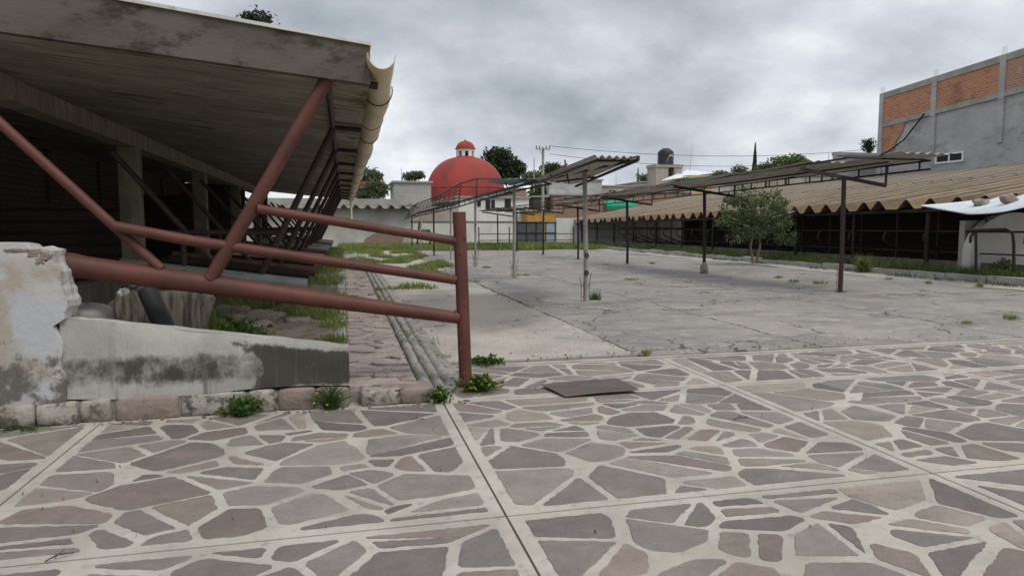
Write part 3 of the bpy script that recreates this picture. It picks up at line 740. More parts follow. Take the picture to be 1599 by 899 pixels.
# extra loose pipes lying on the frames
b=MB(); b.hollow((-.62,10.6,.80),(-2.3,10.5,.98),.085,.006,16); tag(b.build('loose_pipe',M['rust']),'rusty brown pipe lying loose between the first two stall frames','pipe')
b=MB(); b.tube([(-.42,12.3,1.0),(-2.0,12.1,1.16)],.022,8); tag(b.build('thin_pipe',M['bluegate']),'thin pale blue pipe lying across the grey floor pipes','pipe')
for k,(y,mt,l) in enumerate(((10.15,'darksteel','black pipe between the galvanised and the rusty brown floor pipes'),(13.1,'darksteel','black pipe lying between the second and third stall frames'),(15.5,'galv','grey pipe lying between the third and fourth stall frames'),(18.2,'rust','rusty pipe lying between the fourth and fifth stall frames'),(20.7,'galv','grey pipe farthest along among the loose pipes'))):
    b=MB(); b.hollow((-.5-.04*k,y,.90),(-2.3,y+.05,1.14),.07,.006,16); tag(b.build('loose_pipe',M[mt]),l,'pipe','loose pipes lying across the stalls')
# concrete lumps, black pipe, plastic in front of shed
b=MB(); b.rock((-1.75,7.35,.60),.42,.14,.34,3,.25,.3); tag(b.build('concrete_block',M['stainconc']),'stained upright concrete block under the red rails','concrete block')
b=MB(); q=P(132,497,Y=6.75); b.rock((q.x,6.75,q.z-.02),.21,.2,.14,8,.7,.25); tag(b.build('concrete_boulder',M['conc']),'rounded grey concrete lump behind the whitewashed wall end','boulder')
b=MB(); b.hollow(P(231,455,Y=7.0),P(268,535,Y=6.62),.088,.008,18); tag(b.build('black_pipe',M['blackpipe']),'short black plastic pipe leaning on the retaining wall','pipe')
b=MB(); 
for k in range(7): 
    b.sphere((-1.95+U(-.14,.14),7.45+U(-.1,.1),1.0+U(-.12,.12)),1,10,7,0,.8,U(.06,.14),U(.05,.1),U(.04,.13),False,k+60)
tag(b.build('plastic_bag',M['plasticbag']),'crumpled torn clear plastic bag on the stained concrete block','bag')
rk=[(-.95,7.9,.2,.12),(-1.05,8.9,.3,.12),(-.55,8.4,.16,.08),(-.75,10.2,.22,.1),(-1.5,9.6,.25,.12)]
rl=['brown flat rock in the grass bed nearest the retaining wall','wide brown rock under the galvanised pipe','small rock by the bed kerb','brown rock farther back in the bed','rock beside the shed leg in the bed']
for k,(x,y,s,h) in enumerate(rk):
    b=MB(); b.rock((x,y,.46),s,s*.7,h*.8,k+20,.6,.4); tag(b.build('rock',M['rubble_red']),rl[k],'rock','rocks in the shed bed')
for k,(px,py) in enumerate([(600,612),(650,607)]):
    p=P(px,py,Z=.1); b=MB(); b.box((p.x-.13,6.19,.0),(p.x+.13,6.42,.16),0,.02); b=MB(); b.rock((p.x-.02,6.33,.065),(.19,.16)[k],.17,.075,k+3); tag(b.build('kerb_stone',M['rubble_red'] if k else M['rubble']),['pale rounded kerb stone at the end of the cobbled path','pinkish squared kerb stone beside the gate post'][k],'stone','kerb stones at the path end')
b=MB(); p=P(615,612,Z=.1); b.box((p.x-.0,6.17,.03),(p.x+.075,6.23,.13),0,.005); tag(b.build('rusty_tube_end',M['rust']),'small rusty square tube end between the kerb stones','tube')
# rusty plate on the paving
c=[P(843,600,Z=.03),P(962,589,Z=.03),P(998,607,Z=.045),P(883,619,Z=.02)]
b=MB(); n=10;top=[]
for j in range(n+1):
    for i in range(n+1):
        u,v=i/n,j/n; p=c[0].lerp(c[1],u).lerp(c[3].lerp(c[2],u),v); p.z+= .005*math.sin(u*5)+.006*math.sin(v*3.1); top.append(p)
w_=n+1; b.faces(top,[(j*w_+i,(j+1)*w_+i,(j+1)*w_+i+1,j*w_+i+1) for j in range(n) for i in range(n)],0,True)
lw=[p-V(0,0,.005) for p in top]; b.faces(lw,[(j*w_+i,j*w_+i+1,(j+1)*w_+i+1,(j+1)*w_+i) for j in range(n) for i in range(n)],0,True)
ring=[i for i in range(w_)]+[(j+1)*w_-1 for j in range(1,n+1)]+[n*w_+i for i in range(n-1,-1,-1)]+[j*w_ for j in range(n-1,0,-1)]
m=len(ring); b.faces([top[i] for i in ring]+[lw[i] for i in ring],[(i,(i+1)%m,m+(i+1)%m,m+i) for i in range(m)])
tag(b.build('metal_plate',M['ironplate']),'rusty brown sheet metal plate lying on the flagstones','plate')

# ================================================================== YARD CANOPIES
def corr(B,near_l,near_r,far_r,far_l,pitch=.2,amp=.02,sub=4,m=0,sag=0,ns=6):
    """corrugated sheet: waves across the near edge, run along to the far edge"""
    nl,nr,fr_,fl=map(Vector,(near_l,near_r,far_r,far_l)); W=(nr-nl).length
    n=max(4,int(W/pitch*sub));vs=[]
    for j in range(ns+1):
        v=j/ns
        for i in range(n+1):
            u=i/n;p=nl.lerp(nr,u).lerp(fl.lerp(fr_,u),v); p.z+=amp*math.cos(u*W/pitch*2*math.pi)-sag*math.sin(v*math.pi); vs.append(p)
    w_=n+1
    B.faces(vs,[(j*w_+i,j*w_+i+1,(j+1)*w_+i+1,(j+1)*w_+i) for j in range(ns) for i in range(n)],m,True)
    B.faces([p-V(0,0,.006) for p in vs],[(j*w_+i,(j+1)*w_+i,(j+1)*w_+i+1,j*w_+i+1) for j in range(ns) for i in range(n)],m,True)
    B.faces([vs[i] for i in range(w_)]+[vs[i]-V(0,0,.006) for i in range(w_)],[(i,w_+i,w_+i+1,i+1) for i in range(n)],m)
t=thing('ruined_canopy','ruined steel canopy on grey posts with bent truss and one tin sheet left','canopy',(4.7,26,0))
posts=[(4.87,13.6),(4.98,20.3),(4.88,26.1),(4.78,31.8),(4.6,36.5),(4.4,41),(4.3,45.5)]
tops=[(913,265),(803,292),(742,308),(704,320),(677,327),(657,331),(643,337)]
TP=[P(tx,ty,Y=y) for (x,y),(tx,ty) in zip(posts,tops)]
for k,((x,y),tp) in enumerate(zip(posts,TP)):
    b=MB()
    r=.046 if k<3 else .042
    b.tube([(x,y,0),(x,y,.9),(tp.x,y,tp.z)],r,12)
    pm=M['greypaint'] if k in (0,1,2,3,5) else M['darksteel']
    po=b.build('post',pm,t)
    if k in (0,1,2):
        b=MB()
        for dx,dy,h in ((-.10,0,.55),(.10,.02,.62),(-.05,-.05,.42)):
            b.tube([(x+dx,y+dy,0),(x+dx*.9,y+dy,h*.6),(x+dx*1.3,y+dy,h)],.007,6)
        for z in (.12,.34): b.tube([(x-.11,y-.02,z),(x+.11,y,z+.01)],.007,5)
        b.build('rebar_cage',M['rust'],po,origin=Vector(t.location))
    if k==0:
        for z in (.62,.98):
            b=MB(); b.tube([(x+.04*math.cos(q*.628),y-.055,z+.04*math.sin(q*.628)) for q in range(11)],.013,6,False); b.build('bolt_ring',M['darksteel'],po,origin=Vector(t.location))
beam=[P(997,247,X=4.88)]+TP
b=MB()
for a,c in zip(beam[:-1],beam[1:]): b.bar(a+V(0,0,-.0),c,.05,.08)
low=[q-V(-.02,0,.17) for q in beam[2:]]
for a,c in zip(low[:-1],low[1:]):
    b.bar(a,c,.035)
    for k in range(5):
        f=k/5; p=a.lerp(c,f); q=p+V(-.02,0,.17); b.bar(p,q,.025)
b.build('main_truss',M['darksteel'],t)
arch=[(835,281,17.2),(785,280,21.5),(745,279,26.2),(720,286,29.5),(688,304,34.5),(668,312,38.5),(651,318,43),(644,322,46)]
AP=[P(x,y,Y=Y) for x,y,Y in arch]
edge=[(860,287,16.6),(797,300,21.5),(744,314,26.2),(716,323,29.5),(684,330,34.5),(664,335,38.5),(643,338,43),(632,342,46)]
EP=[P(x,y,Y=Y) for x,y,Y in edge]
b=MB()
for q in (AP,EP):
    for a,c in zip(q[:-1],q[1:]): b.tube([a,c],.028,6)
for k,(a,c) in enumerate(zip(AP,EP)): b.tube([a,c],.02,6)
b.build('bent_roof_frame',M['darksteel'],t)
b=MB()
for k in range(3,7):
    a0,a1,e0,e1=AP[k],AP[k+1],EP[k],EP[k+1]
    for s in range(4):
        f=s/4; b.tube([a0.lerp(a1,f),e0.lerp(e1,f)],.014,5)
    for s in range(1,7):
        f=s/7; b.tube([a0.lerp(e0,f),a1.lerp(e1,f)],.016,5)
b.build('roof_lattice',M['darksteel'],t)
b=MB(); corr(b,P(929,244,Y=11.05),P(999,246,Y=11.05),P(899,287,Y=16.8),P(836,280,Y=16.8),.13,.026,8)
b.build('tin_sheet',M['tin'],t)
b=MB()
b.tube([P(934,250,Y=11.2),P(840,285,Y=16.7)],.022,6); b.tube([P(996,250,Y=11.2),P(899,291,Y=16.7)],.03,6)
b.tube([P(930,251,Y=11.3),P(996,251,Y=11.3)],.022,6);b.tube([P(867,284,Y=14.8),P(935,276,Y=14.2)],.02,6); b.build('sheet_purlin',M['darksteel'],t)
b=MB(); corr(b,P(790,279,Y=18.5),P(850,278,Y=17.6),P(800,290,Y=21.5),P(760,284,Y=24),.2,.015,4)
b.build('green_tin_sheet',M['paleg'],t)
b=MB(); corr(b,P(684,316,Y=34),P(722,313,Y=31),P(706,322,Y=36),P(672,322,Y=38),.2,.02,4); b.build('bent_tin_sheet',M['tan'],t)
b=MB(); b.tube([P(882,250,Y=14.5),P(888,287,Y=14.3)],.02,6); b.tube([P(858,275,Y=15),P(886,256,Y=14.6)],.018,6)
b.build('bent_strut',M['oxide'],t)
# canopy 2
t=thing('long_canopy','long steel canopy on dark posts with grey tin sheets, right side of yard','canopy',(11.1,28,0))
posts=[(11.5,14.15),(11.6,20.8),(11.25,26.4),(10.75,31.1),(10.45,36),(10.3,41.3),(10.45,47.4)]
tops=[(1318,277),(1100,298),(979,313),(902,324),(849,328),(807,331),(777,334)]
TP=[P(tx,ty,Y=y) for (x,y),(tx,ty) in zip(posts,tops)]
for k,((x,y),tp) in enumerate(zip(posts,TP)):
    b=MB(); b.tube([(x,y,0),(x,y,1.0),(tp.x,y,tp.z)],.052 if k<3 else .046,12); b.box((x-.1,y-.1,.0),(x+.1,y+.1,.035))
    po=b.build('post',M['darkpaint'] if k==0 else M['darksteel'],t)
    if k==0:
        b=MB()
        for dx in (-.15,-.11): b.tube([(x+dx,y-.05,0),(x+dx,y-.05,U(.5,.6))],.007,5)
        for z in (.1,.25,.4): b.tube([(x-.18,y-.05,z),(x-.05,y-.05,z)],.006,5)
        b.build('rebar_cage',M['rust'],po,origin=Vector(t.location))
    if k==1:
        b=MB(); b.sphere((x,y,.15),1,12,8,0,.3,.13,.13,.24,False,4); b.build('concrete_foot',M['rubble_red'],po,origin=Vector(t.location))
# roof plane height along Y
def zr(Y): return 3.02-.0125*(Y-14)
for k,((x,y),tp) in enumerate(zip(posts,TP)):
    b=MB(); L0=V(tp.x-1.1,y,tp.z+.13);R0=V(tp.x+1.1,y,tp.z-.17)
    if k==0: L0=P(1250,264,Y=y);R0=P(1383,290,Y=y)
    b.bar(L0,R0,.07,.08); b.bar(R0,(R0.x,y,zr(y)),.04); 
    b.build('cross_beam',M['darkpaint'] if k==0 else M['darksteel'],t)
b=MB(); st=[12.9]+[p[1] for p in posts]
cx=lambda Y:11.55 if Y<21 else 11.55-(Y-21)*.045
for off,hh in ((-1.05,0),(1.12,0),(1.12,-.19),(0,-.06)):
    for a,c in zip(st[:-1],st[1:]):
        b.bar((cx(a)+off,a,zr(a)+hh),(cx(c)+off,c,zr(c)+hh),.04)
Y=13.2
while Y<46:
    b.bar((cx(Y)+1.12,Y,zr(Y)),(cx(Y)+1.12,Y,zr(Y)-.19),.03); Y+=.95
b.build('edge_truss',M['darksteel'],t)
Y=13
while Y<47.5:
    b=MB(); b.bar((cx(Y)-1.05,Y,zr(Y)+.02),(cx(Y)+1.12,Y,zr(Y)+.02),.03); b.build('purlin',M['darksteel'],t); Y+=1.9 if Y<30 else 2.4
for (ya,yb,xa,xb,mt,dz) in [(12.4,15.3,-.1,1.2,'asbgrey',.09),(14.0,17.4,-1.15,1.2,'asbgrey',.05),(17.3,20.8,-1.2,1.15,'tin',.05),(20.7,24.5,-1.2,.7,'tin',.05),(24.4,27.2,-.9,.4,'tin',.05),(30,33,-.7,.6,'tin',.05),(42.5,47.8,-1.2,.9,'tin',.05)]:
    b=MB(); corr(b,(cx(ya)+xa,ya,zr(ya)+dz),(cx(ya)+xb,ya,zr(ya)+dz),(cx(yb)+xb,yb,zr(yb)+dz-.03),(cx(yb)+xa,yb,zr(yb)+dz-.03),.25,.025,6,0,.03)
    b.build('tin_sheet',M[mt],t)
# pen rails at the far end of the canopies
t=thing('pen_rail','low dark pipe rail with two bars at the far end of the yard','rail',(12.5,48,0))
for z in (.55,1.0):
    b=MB(); b.tube([(9.2,47.9,z),(16.2,47.9,z)],.03,6); b.build('rail',M['darksteel'],t)
for x in (9.2,11.4,13.9,16.2):
    b=MB(); b.tube([(x,47.9,0),(x,47.9,1.5)],.04,6); b.build('post',M['darksteel'],t)

# ================================================================== RIGHT SHED
t=thing('right_cattle_shed','long low shed with lichened corrugated cement roof along the right side','shed',(22,35,0))
RS=t
def ez(Y): return 2.17-(Y-18)*.0108
def rz(Y): return 4.35-(Y-18)*.004
b=MB(); Y0,Y1=15.2,57.0; prof=[(0,0),(.12,0),(.43,.31),(.53,.31),(.84,0),(.98,0)]
pts=[];Y=Y0;k=0
while Y<Y1:
    for (d,h) in prof[:-1]: pts.append((Y+d,h))
    Y+=.98;k+=1
n=len(pts)
for lo,hi in ((0,.53),(.5,1.0)):    # two overlapping lengths of sheet
    vs=[]
    for f,dz in ((lo,0.0),(hi,0.0)):
        for (yy,h) in pts:
            x=18.3+13.6*f; z=ez(yy)+(rz(yy)-ez(yy))*f+h+(.03 if lo else 0)
            j=.0 if 0<f<1 else .10*mnoise.noise(V(math.floor((yy-Y0)/.98)*7.3,f,0))
            vs.append((x+j*3,yy,z))
    b.faces(vs,[(i,n+i,n+i+1,i+1) for i in range(n-1)],0)
    b.faces([(x,y,z-.012) for x,y,z in vs],[(i,i+1,n+i+1,n+i) for i in range(n-1)],0)
    b.faces([vs[i] for i in range(n)]+[(vs[i][0],vs[i][1],vs[i][2]-.012) for i in range(n)],[(i,i+1,n+i+1,n+i) for i in range(n-1)],0)
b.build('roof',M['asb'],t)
b=MB(); b.bar((18.5,Y0,ez(Y0)-.07),(18.5,Y1,ez(Y1)-.07),.08,.1); b.bar((20.5,Y0,ez(Y0)+.2),(20.5,Y1,ez(Y1)+.15),.08,.1); b.build('eave_beam',M['darksteel'],t)
for k in range(12):
    y=18.9+k*3.4
    b=MB(); b.tube([(18.6,y,.15),(18.6,y,ez(y)-.08)],.06 if k%2 else .075,8); b.build('post',M['darksteel'],t)
b=MB(); b.box((22.9,Y0,.1),(23.1,44,2.9)); b.build('rear_wall',M['blockX'],t)
b=MB(); b.box((18.95,Y0,.1),(19.1,50,.46),0,.01); b.build('feed_kerb',M['coltop'],t)
b=MB(); b.tube([(18.75,13.5,1.42),(18.75,54,1.32)],.03,8); b.tube([(18.9,13.5,.75),(18.9,54,.7)],.022,8); b.build('stall_rail',M['darksteel'],t)
# stall dividers
def divider(Y,label):
    t=thing('stall_divider',label,'stall divider',(19.4,Y,.3),'curved pipe dividers in the right shed')
    b=MB(); pts=[(20.9,Y,1.42),(19.0,Y,1.42),(18.72,Y,1.38),(18.6,Y,1.25),(18.6,Y,1.1),(18.72,Y,.97),(19.0,Y,.86),(20.3,Y,.42)]
    b.tube(pts,.033,8); b.build('bent_tube',M['darkpaint'],t)
    b=MB(); b.tube([(19.15,Y,.3),(19.15,Y,2.1)],.03,8); b.build('upright',M['darkpaint'],t)
    return t
nm=['first','second','third','fourth','fifth','sixth','seventh','eighth','ninth','tenth','eleventh','twelfth','thirteenth','fourteenth','fifteenth','sixteenth','seventeenth','eighteenth']
D0=divider(15.55,'curved pipe stall divider in front of the white arch')
for k in range(1,18):
    copy_thing(D0,(0,1.75*k,0),'curved dark pipe stall divider, '+nm[k]+' from the white arch')
# front loop rail in front of arch
b=MB(); a=[P(1510,360,Y=15.4),P(1570,358,Y=14.7),P(1581,364,Y=14.6),P(1583,380,Y=14.6),P(1583,425,Y=14.6)]
b.tube(a,.04,10); b.tube([P(1524,362,Y=15.2),P(1524,425,Y=15.2)],.035,8); tag(b.build('tube_barrier',M['darksteel']),'black bent tube barrier standing before the white arch','barrier')
# white arched wall inside right shed
t=thing('arched_wall','whitewashed wall with a tall rounded arch panel at the near shed end','wall',(20.5,17,0))
b=MB(); b.box((18.7,17.6,.1),(23,17.8,1.75)); b.build('wall',M['conc'],t)
b=MB(); pr=[(18.55,.2)]+[(20.2-1.65*math.cos(math.pi*q/24),.75+1.25*math.sin(math.pi*q/24)) for q in range(25)]+[(21.85,.2)]
m=len(pr); f_=[(x,17.2,z) for x,z in pr]; k_=[(x,17.5,z) for x,z in pr]
b.face(f_); b.face(k_[::-1]); b.faces(f_+k_,[(i,m+i,m+(i+1)%m,(i+1)%m) for i in range(m)])
b.build('arch_panel',M['whitewall'],t)
b=MB(); b.box((19.5,14.2,.25),(20.1,16.2,.78)); b.box((19.6,14.3,.775),(20.0,16.1,.785)); tag(b.build('feed_trough',M['plasticbag']),'grey feed trough under the white arch','trough')
# white tin sheet over the eave, with rocks
b=MB()
q=[P(1439,321,Y=18.2),P(1513,334,Y=15.6),P(1640,311,Y=13.2),P(1640,290,Y=15.6)]
corr(b,q[0],q[1],q[2],q[3],.11,.02,8,0,.10,10)
tag(b.build('white_tin_sheet',M['whitetin']),'white corrugated tin sheet laid over the near end of the shed eave','roof sheet')
for k,(px,py,s,Y) in enumerate([(1531,316,.14,16.1),(1576,311,.15,15.1)]):
    p=P(px,py,Y=Y); b=MB(); b.rock(p,s*1.5,s,s*.75,k+77,.6,.4)
    tag(b.build('rock',M['rubble'] if k==0 else M['rubble_red']),['angular grey rock weighing down the white tin sheet','brownish rock on the white tin sheet near the picture edge'][k],'rock','rocks on the white tin sheet')
b=MB(); 
corr(b,P(1190,345,X=18.1),P(1240,330,X=18.0),P(1246,328,X=18.5),P(1200,340,X=18.6),.1,.012,5); tag(b.build('loose_tin_strip',M['whitetin']),'loose white tin strip hanging at the eave behind the tree','roof sheet')

# ================================================================== BIG BRICK BUILDING
XB=33.0; YC=37.8
t=thing('brick_building','tall unfinished building with orange brick upper storey and grey cement wall','building',(38,28,0))
def bz(Y): return 9.85+(YC-Y)*.055
b=MB(); b.faces([(XB+.12,YC,0),(XB+.12,8,0),(XB+.12,8,bz(8)-.1),(XB+.12,YC,bz(YC)-.1),(XB+12,YC,0),(XB+12,8,0),(XB+12,8,bz(8)-.1),(XB+12,YC,bz(YC)-.1)],[(0,1,2,3),(4,7,6,5),(0,4,5,1),(3,2,6,7),(0,3,7,4),(1,5,6,2)])
b.build('wall_core',M['plaster'],t)
cy=[37.65,33.65,29.4,24.9,20,15,10]
def low(Y): return bz(Y)-2.15
bb=MB()
for k in range(len(cy)-1):
    a,c=cy[k]-.17,cy[k+1]+.17
    b=MB(); x=XB+.06
    b.faces([(x,a,low(a)+.28),(x,c,low(c)+.28),(x,c,bz(c)-.35),(x,a,bz(a)-.35)],[(0,1,2,3)]); b.faces([(x,a,low(a)+.28),(x,c,low(c)+.28),(x+.05,c,low(c)+.28),(x+.05,a,low(a)+.28)],[(0,1,2,3)])
    b.build('brick_panel',M['brickX2'] if k==2 else M['brickX'],t)
b=MB(); x=XB+.06
b.face([(x,37.5,6.2),(x,36.5,6.2),(x,36.35,6.75),(x,35.95,7.2),(x,35.7,low(35.7)-.02),(x,37.5,low(37.5)-.02)])
b.build('brick_patch',M['brickX'],t)
for k,y in enumerate(cy):
    b=MB(); b.box((XB,y-.17,3.5 if k==0 else low(y)-.1),(XB+.14,y+.17,bz(y)-.005)); 
    if k: b.box((XB+.03,y-.17,low(y)-2.3),(XB+.14,y+.17,low(y)-.1))
    c=b.build('column',M['plaster'],t)
    b=MB()
    for dy in (-.12,0,.12): b.tube([(XB+.08,y+dy,bz(y)-.1),(XB+.08,y+dy+U(-.02,.02),bz(y)+.4)],.01,4)
    b.build('rebar_stubs',M['rust'],c,origin=Vector(t.location))
for nm_,f0_,f1_ in (('cap_beam',lambda Y:bz(Y)-.35,lambda Y:bz(Y)),('floor_beam',low,lambda Y:low(Y)+.28)):
    b=MB(); x0,x1=XB+.02,XB+.3
    b.faces([(x0,YC+.01,f0_(YC)),(x0,8,f0_(8)),(x0,8,f1_(8)),(x0,YC+.01,f1_(YC)),(x1,YC+.01,f0_(YC)),(x1,8,f0_(8)),(x1,8,f1_(8)),(x1,YC+.01,f1_(YC))],[(0,1,2,3),(4,7,6,5),(0,4,5,1),(3,2,6,7),(0,3,7,4),(1,5,6,2)])
    b.build(nm_,M['conc'],t)
a=P(1461,257,X=XB+.12);c=P(1506,237,X=XB+.12)
wy0,wy1=a.y,c.y; wz0=P(1483,251,X=XB+.12).z-.12; wz1=wz0+.55
b=MB(); 
b.box((XB+.05,wy1,wz0),(XB+.13,wy0,wz0+.1));b.box((XB+.05,wy1,wz1-.08),(XB+.13,wy0,wz1));b.box((XB+.051,wy1,wz0+.1),(XB+.131,wy1+.1,wz1-.08));b.box((XB+.051,wy0-.1,wz0+.1),(XB+.131,wy0,wz1-.08));b.box((XB+.052,(wy0+wy1)/2-.04,wz0+.1),(XB+.132,(wy0+wy1)/2+.04,wz1-.08))
wn=b.build('window_frame',M['whitepaint'],t)
b=MB(); b.box((XB+.09,wy1+.1,wz0+.1),(XB+.115,wy0-.1,wz1-.08)); b.build('pane',M['darkopen'],wn,origin=Vector(t.location))
b=MB(); pts=[P(1443,178,X=XB-.1),P(1430,195,X=XB-.15),P(1412,218,X=XB-.2),P(1385,238,X=XB-.3),P(1358,250,X=XB-.4),P(1350,262,X=XB-.4)]
b.tube(pts,.045,6); tag(b.build('hanging_cable',M['wirem']),'thick black cable hanging down the corner of the brick building','cable')
b=MB(); x=P(1300,250,Y=40).x; b.box((x,39.6,0),(XB+2,40,P(1330,243,Y=39.6).z)); b.box((x,39.55,P(1330,243,Y=39.6).z),(XB+2,40.1,P(1330,243,Y=39.6).z+.2)); tag(b.build('low_concrete_wall',M['plaster']),'plain grey wall just left of the brick building corner','wall')

# ================================================================== BACKGROUND
def blk(name,pl,pr,pt,Y,depth,mat,label,cat,zb=-.1,parent=None):
    a=P(pl,pt,Y=Y);c=P(pr,pt,Y=Y); b=MB(); b.box((a.x,Y,zb),(c.x,Y+depth,a.z))
    o=b.build(name,mat,parent)
    if label: tag(o,label,cat)
    return o
# left end wall with corrugated coping
t=thing('end_wall','peeling white wall with corrugated coping at the far end of the shed','wall',(2,53.5,0))
b=MB(); b.box((-9,53,0),(4.9,53.3,3.0)); b.build('wall',M['endwall'],t)
b=MB(); pts=[];x=-9
while x<5.3:
    for d,h in ((0,0),(.16,0),(.38,.25),(.46,.25),(.70,0)): pts.append((x+d,h))
    x+=.86
n=len(pts); vs=[(x,52.2,2.85+h) for x,h in pts]+[(x,56,3.15+h) for x,h in pts]
b.faces(vs,[(i,i+1,n+i+1,n+i) for i in range(n-1)]); b.faces([(x,y,z-.03) for x,y,z in vs],[(i,n+i,n+i+1,i+1) for i in range(n-1)])
b.faces(vs[:n]+[(x,y,z-.03) for x,y,z in vs[:n]],[(i,n+i,n+i+1,i+1) for i in range(n-1)])
b.build('cement_coping',M['endcoping'],t)
b=MB(); b.face([(1.4,52.99,.1),(4.2,52.99,.1),(4.5,52.99,.9),(3.3,52.99,1.3),(2.2,52.99,1.0),(1.5,52.99,.6)]); b.build('exposed_brick',M['brickY'],t)
b=MB(); b.box((-9,54.2,3.0),(4.6,54.4,3.62)); b.build('parapet',M['conc'],t)
# white boundary wall
t=thing('boundary_wall','white boundary wall behind the canopies with stained base','wall',(14,54,0))
xa=4.95;xb=P(806,350,Y=54).x;xc=P(869,350,Y=54).x
b=MB(); b.box((xa,54,0),(xb,54.25,P(740,347,Y=54).z+.0)); b.box((xc,54,0),(45,54.25,2.2)); b.build('wall',M['whitewall'],t)
b=MB(); b.box((xa,53.95,P(740,347,Y=54).z+.001),(xb,54.3,P(740,347,Y=54).z+.08)); b.build('coping',M['coltop'],t)
t=thing('yard_gate','grey sheet steel double gate between white walls','gate',((xb+xc)/2,54,0))
xm=P(851,350,Y=54).x;zt=P(830,349,Y=54).z+.15
b=MB(); b.box((xb+.05,54.02,.1),(xm-.03,54.08,zt)); b.build('grey_leaf',M['greygate'],t)
b=MB(); b.box((xm+.03,54.02,.1),(xc-.05,54.08,zt)); b.build('blue_leaf',M['bluegate'],t)
b=MB()
for k in range(5): x=xb+.05+(xc-xb-.15)*k/4; b.bar((x,53.99,.1),(x,53.99,zt),.06)
for z in (.2,1.0,zt-.05): b.bar((xb,53.98,z),(xc,53.98,z),.05)
b.build('gate_frame',M['darksteel'],t)
blk('outbuilding',640,716,318,58,4,M['tan'],'low tan walled outbuilding behind the boundary wall left','building')
# church
YD=88.0
cxp=P(727,300,Y=YD); X0=cxp.x; rad=(P(789,300,Y=YD).x-P(667,300,Y=YD).x)/2
zb_=P(727,306,Y=YD).z; ztop=P(727,245,Y=YD).z
t=thing('domed_church','church with huge plain red dome and small white lantern','church',(X0,YD,0))
b=MB(); n=64;pr=[]
for i in range(25):
    a=math.pi/2*i/24; pr.append((rad*math.cos(a)**.82 if i<24 else .01,zb_+(ztop-zb_)*math.sin(a)))
pr=[(rad*1.0,zb_-3.5)]+pr
vs=[(X0+r*math.cos(2*math.pi*q/n),YD+r*math.sin(2*math.pi*q/n),z) for r,z in pr for q in range(n)]
b.faces(vs,[(i*n+q,i*n+(q+1)%n,(i+1)*n+(q+1)%n,(i+1)*n+q) for i in range(len(pr)-1) for q in range(n)],0,True)
dome=b.build('dome',M['domered'],t)
b=MB()
zr_=P(727,294,Y=YD).z
rr=rad*math.cos(math.asin(min(1,(zr_-zb_)/(ztop-zb_))))**.82
b.tube([(X0+(rr+.02)*math.cos(2*math.pi*q/n),YD+(rr+.02)*math.sin(2*math.pi*q/n),zr_) for q in range(n+1)],.07,6,False); b.build('dome_ring',M['redroof'],dome,origin=Vector(t.location))
la=P(713,246,Y=YD).x;lb=P(741,246,Y=YD).x;lr=(lb-la)/2;lz0=P(727,248,Y=YD).z;lz1=P(727,233,Y=YD).z;lz2=P(727,220,Y=YD).z
t2=MB(); t2.tube([(X0,YD,lz0-.6),(X0,YD,lz0+.25)],lr*1.02,24); t2.build('lantern_base',M['domered'],t)
b=MB()
for q in range(8):
    a=2*math.pi*(q+.5)/8; a1=a-math.pi/8*.52; a2=a+math.pi/8*.52
    # piers of the lantern; arches between
    vs=[]
    for z in (lz0+.25,lz1):
        for aa,r_ in ((a1,lr),(a2,lr),(a2,lr*.78),(a1,lr*.78)): vs.append((X0+r_*math.cos(aa),YD+r_*math.sin(aa),z))
    b.faces(vs,[(3,2,1,0),(4,5,6,7),(0,1,5,4),(1,2,6,5),(2,3,7,6),(3,0,4,7)])
b.tube([(X0,YD,lz1-.32),(X0,YD,lz1)],lr*.99,24); ln=b.build('lantern',M['churchwhite'],t)
b=MB(); b.tube([(X0,YD,lz0+.2),(X0,YD,lz1-.2)],lr*.55,16); b.build('lantern_core',M['darkopen'],ln,origin=Vector(t.location))  # plain dark cylinder behind the arches, full height of the lantern
b=MB(); b.tube([(X0,YD,lz1),(X0,YD,lz1+.1)],lr*1.14,24); n=24
pr=[(lr*1.02*math.cos(math.pi/2*i/8)+.001,lz1+.1+(lz2-lz1-.1)*math.sin(math.pi/2*i/8)) for i in range(9)]
vs=[(X0+r*math.cos(2*math.pi*q/n),YD+r*math.sin(2*math.pi*q/n),z) for r,z in pr for q in range(n)]
b.faces(vs,[(i*n+q,i*n+(q+1)%n,(i+1)*n+(q+1)%n,(i+1)*n+q) for i in range(8) for q in range(n)],0,True)
b.sphere((X0,YD,lz2+.04),.13,8,6); b.build('lantern_cap',M['domered'],t)
# church nave walls
xl=P(712,308,Y=66).x;xr=P(826,308,Y=66).x;zw=P(760,309,Y=66).z
b=MB(); b.box((xl,66,0),(xr,84,zw)); b.build('nave_wall',M['churchwhite'],t)
b=MB(); xq=P(806,294,Y=67).x; b.box((xq,67,zw),(xr,80,P(812,293,Y=67).z)); b.build('brick_parapet',M['brickY'],t)
for px,py0,py1,w_ in ((748,314,322,.35),(762,312,328,.45),(770,312,326,.35),(793,311,330,.6)):
    a=P(px,py0,Y=65.95);c=P(px,py1,Y=65.95); b=MB(); b.box((a.x-w_/2,65.93,c.z),(a.x+w_/2,65.99,a.z)); b.build('window',M['darkopen'],t)
b=MB(); b.box((xl-.2,65.8,zw),(xr+.1,84,zw+.15)); b.build('roof_edge',M['conc'],t)
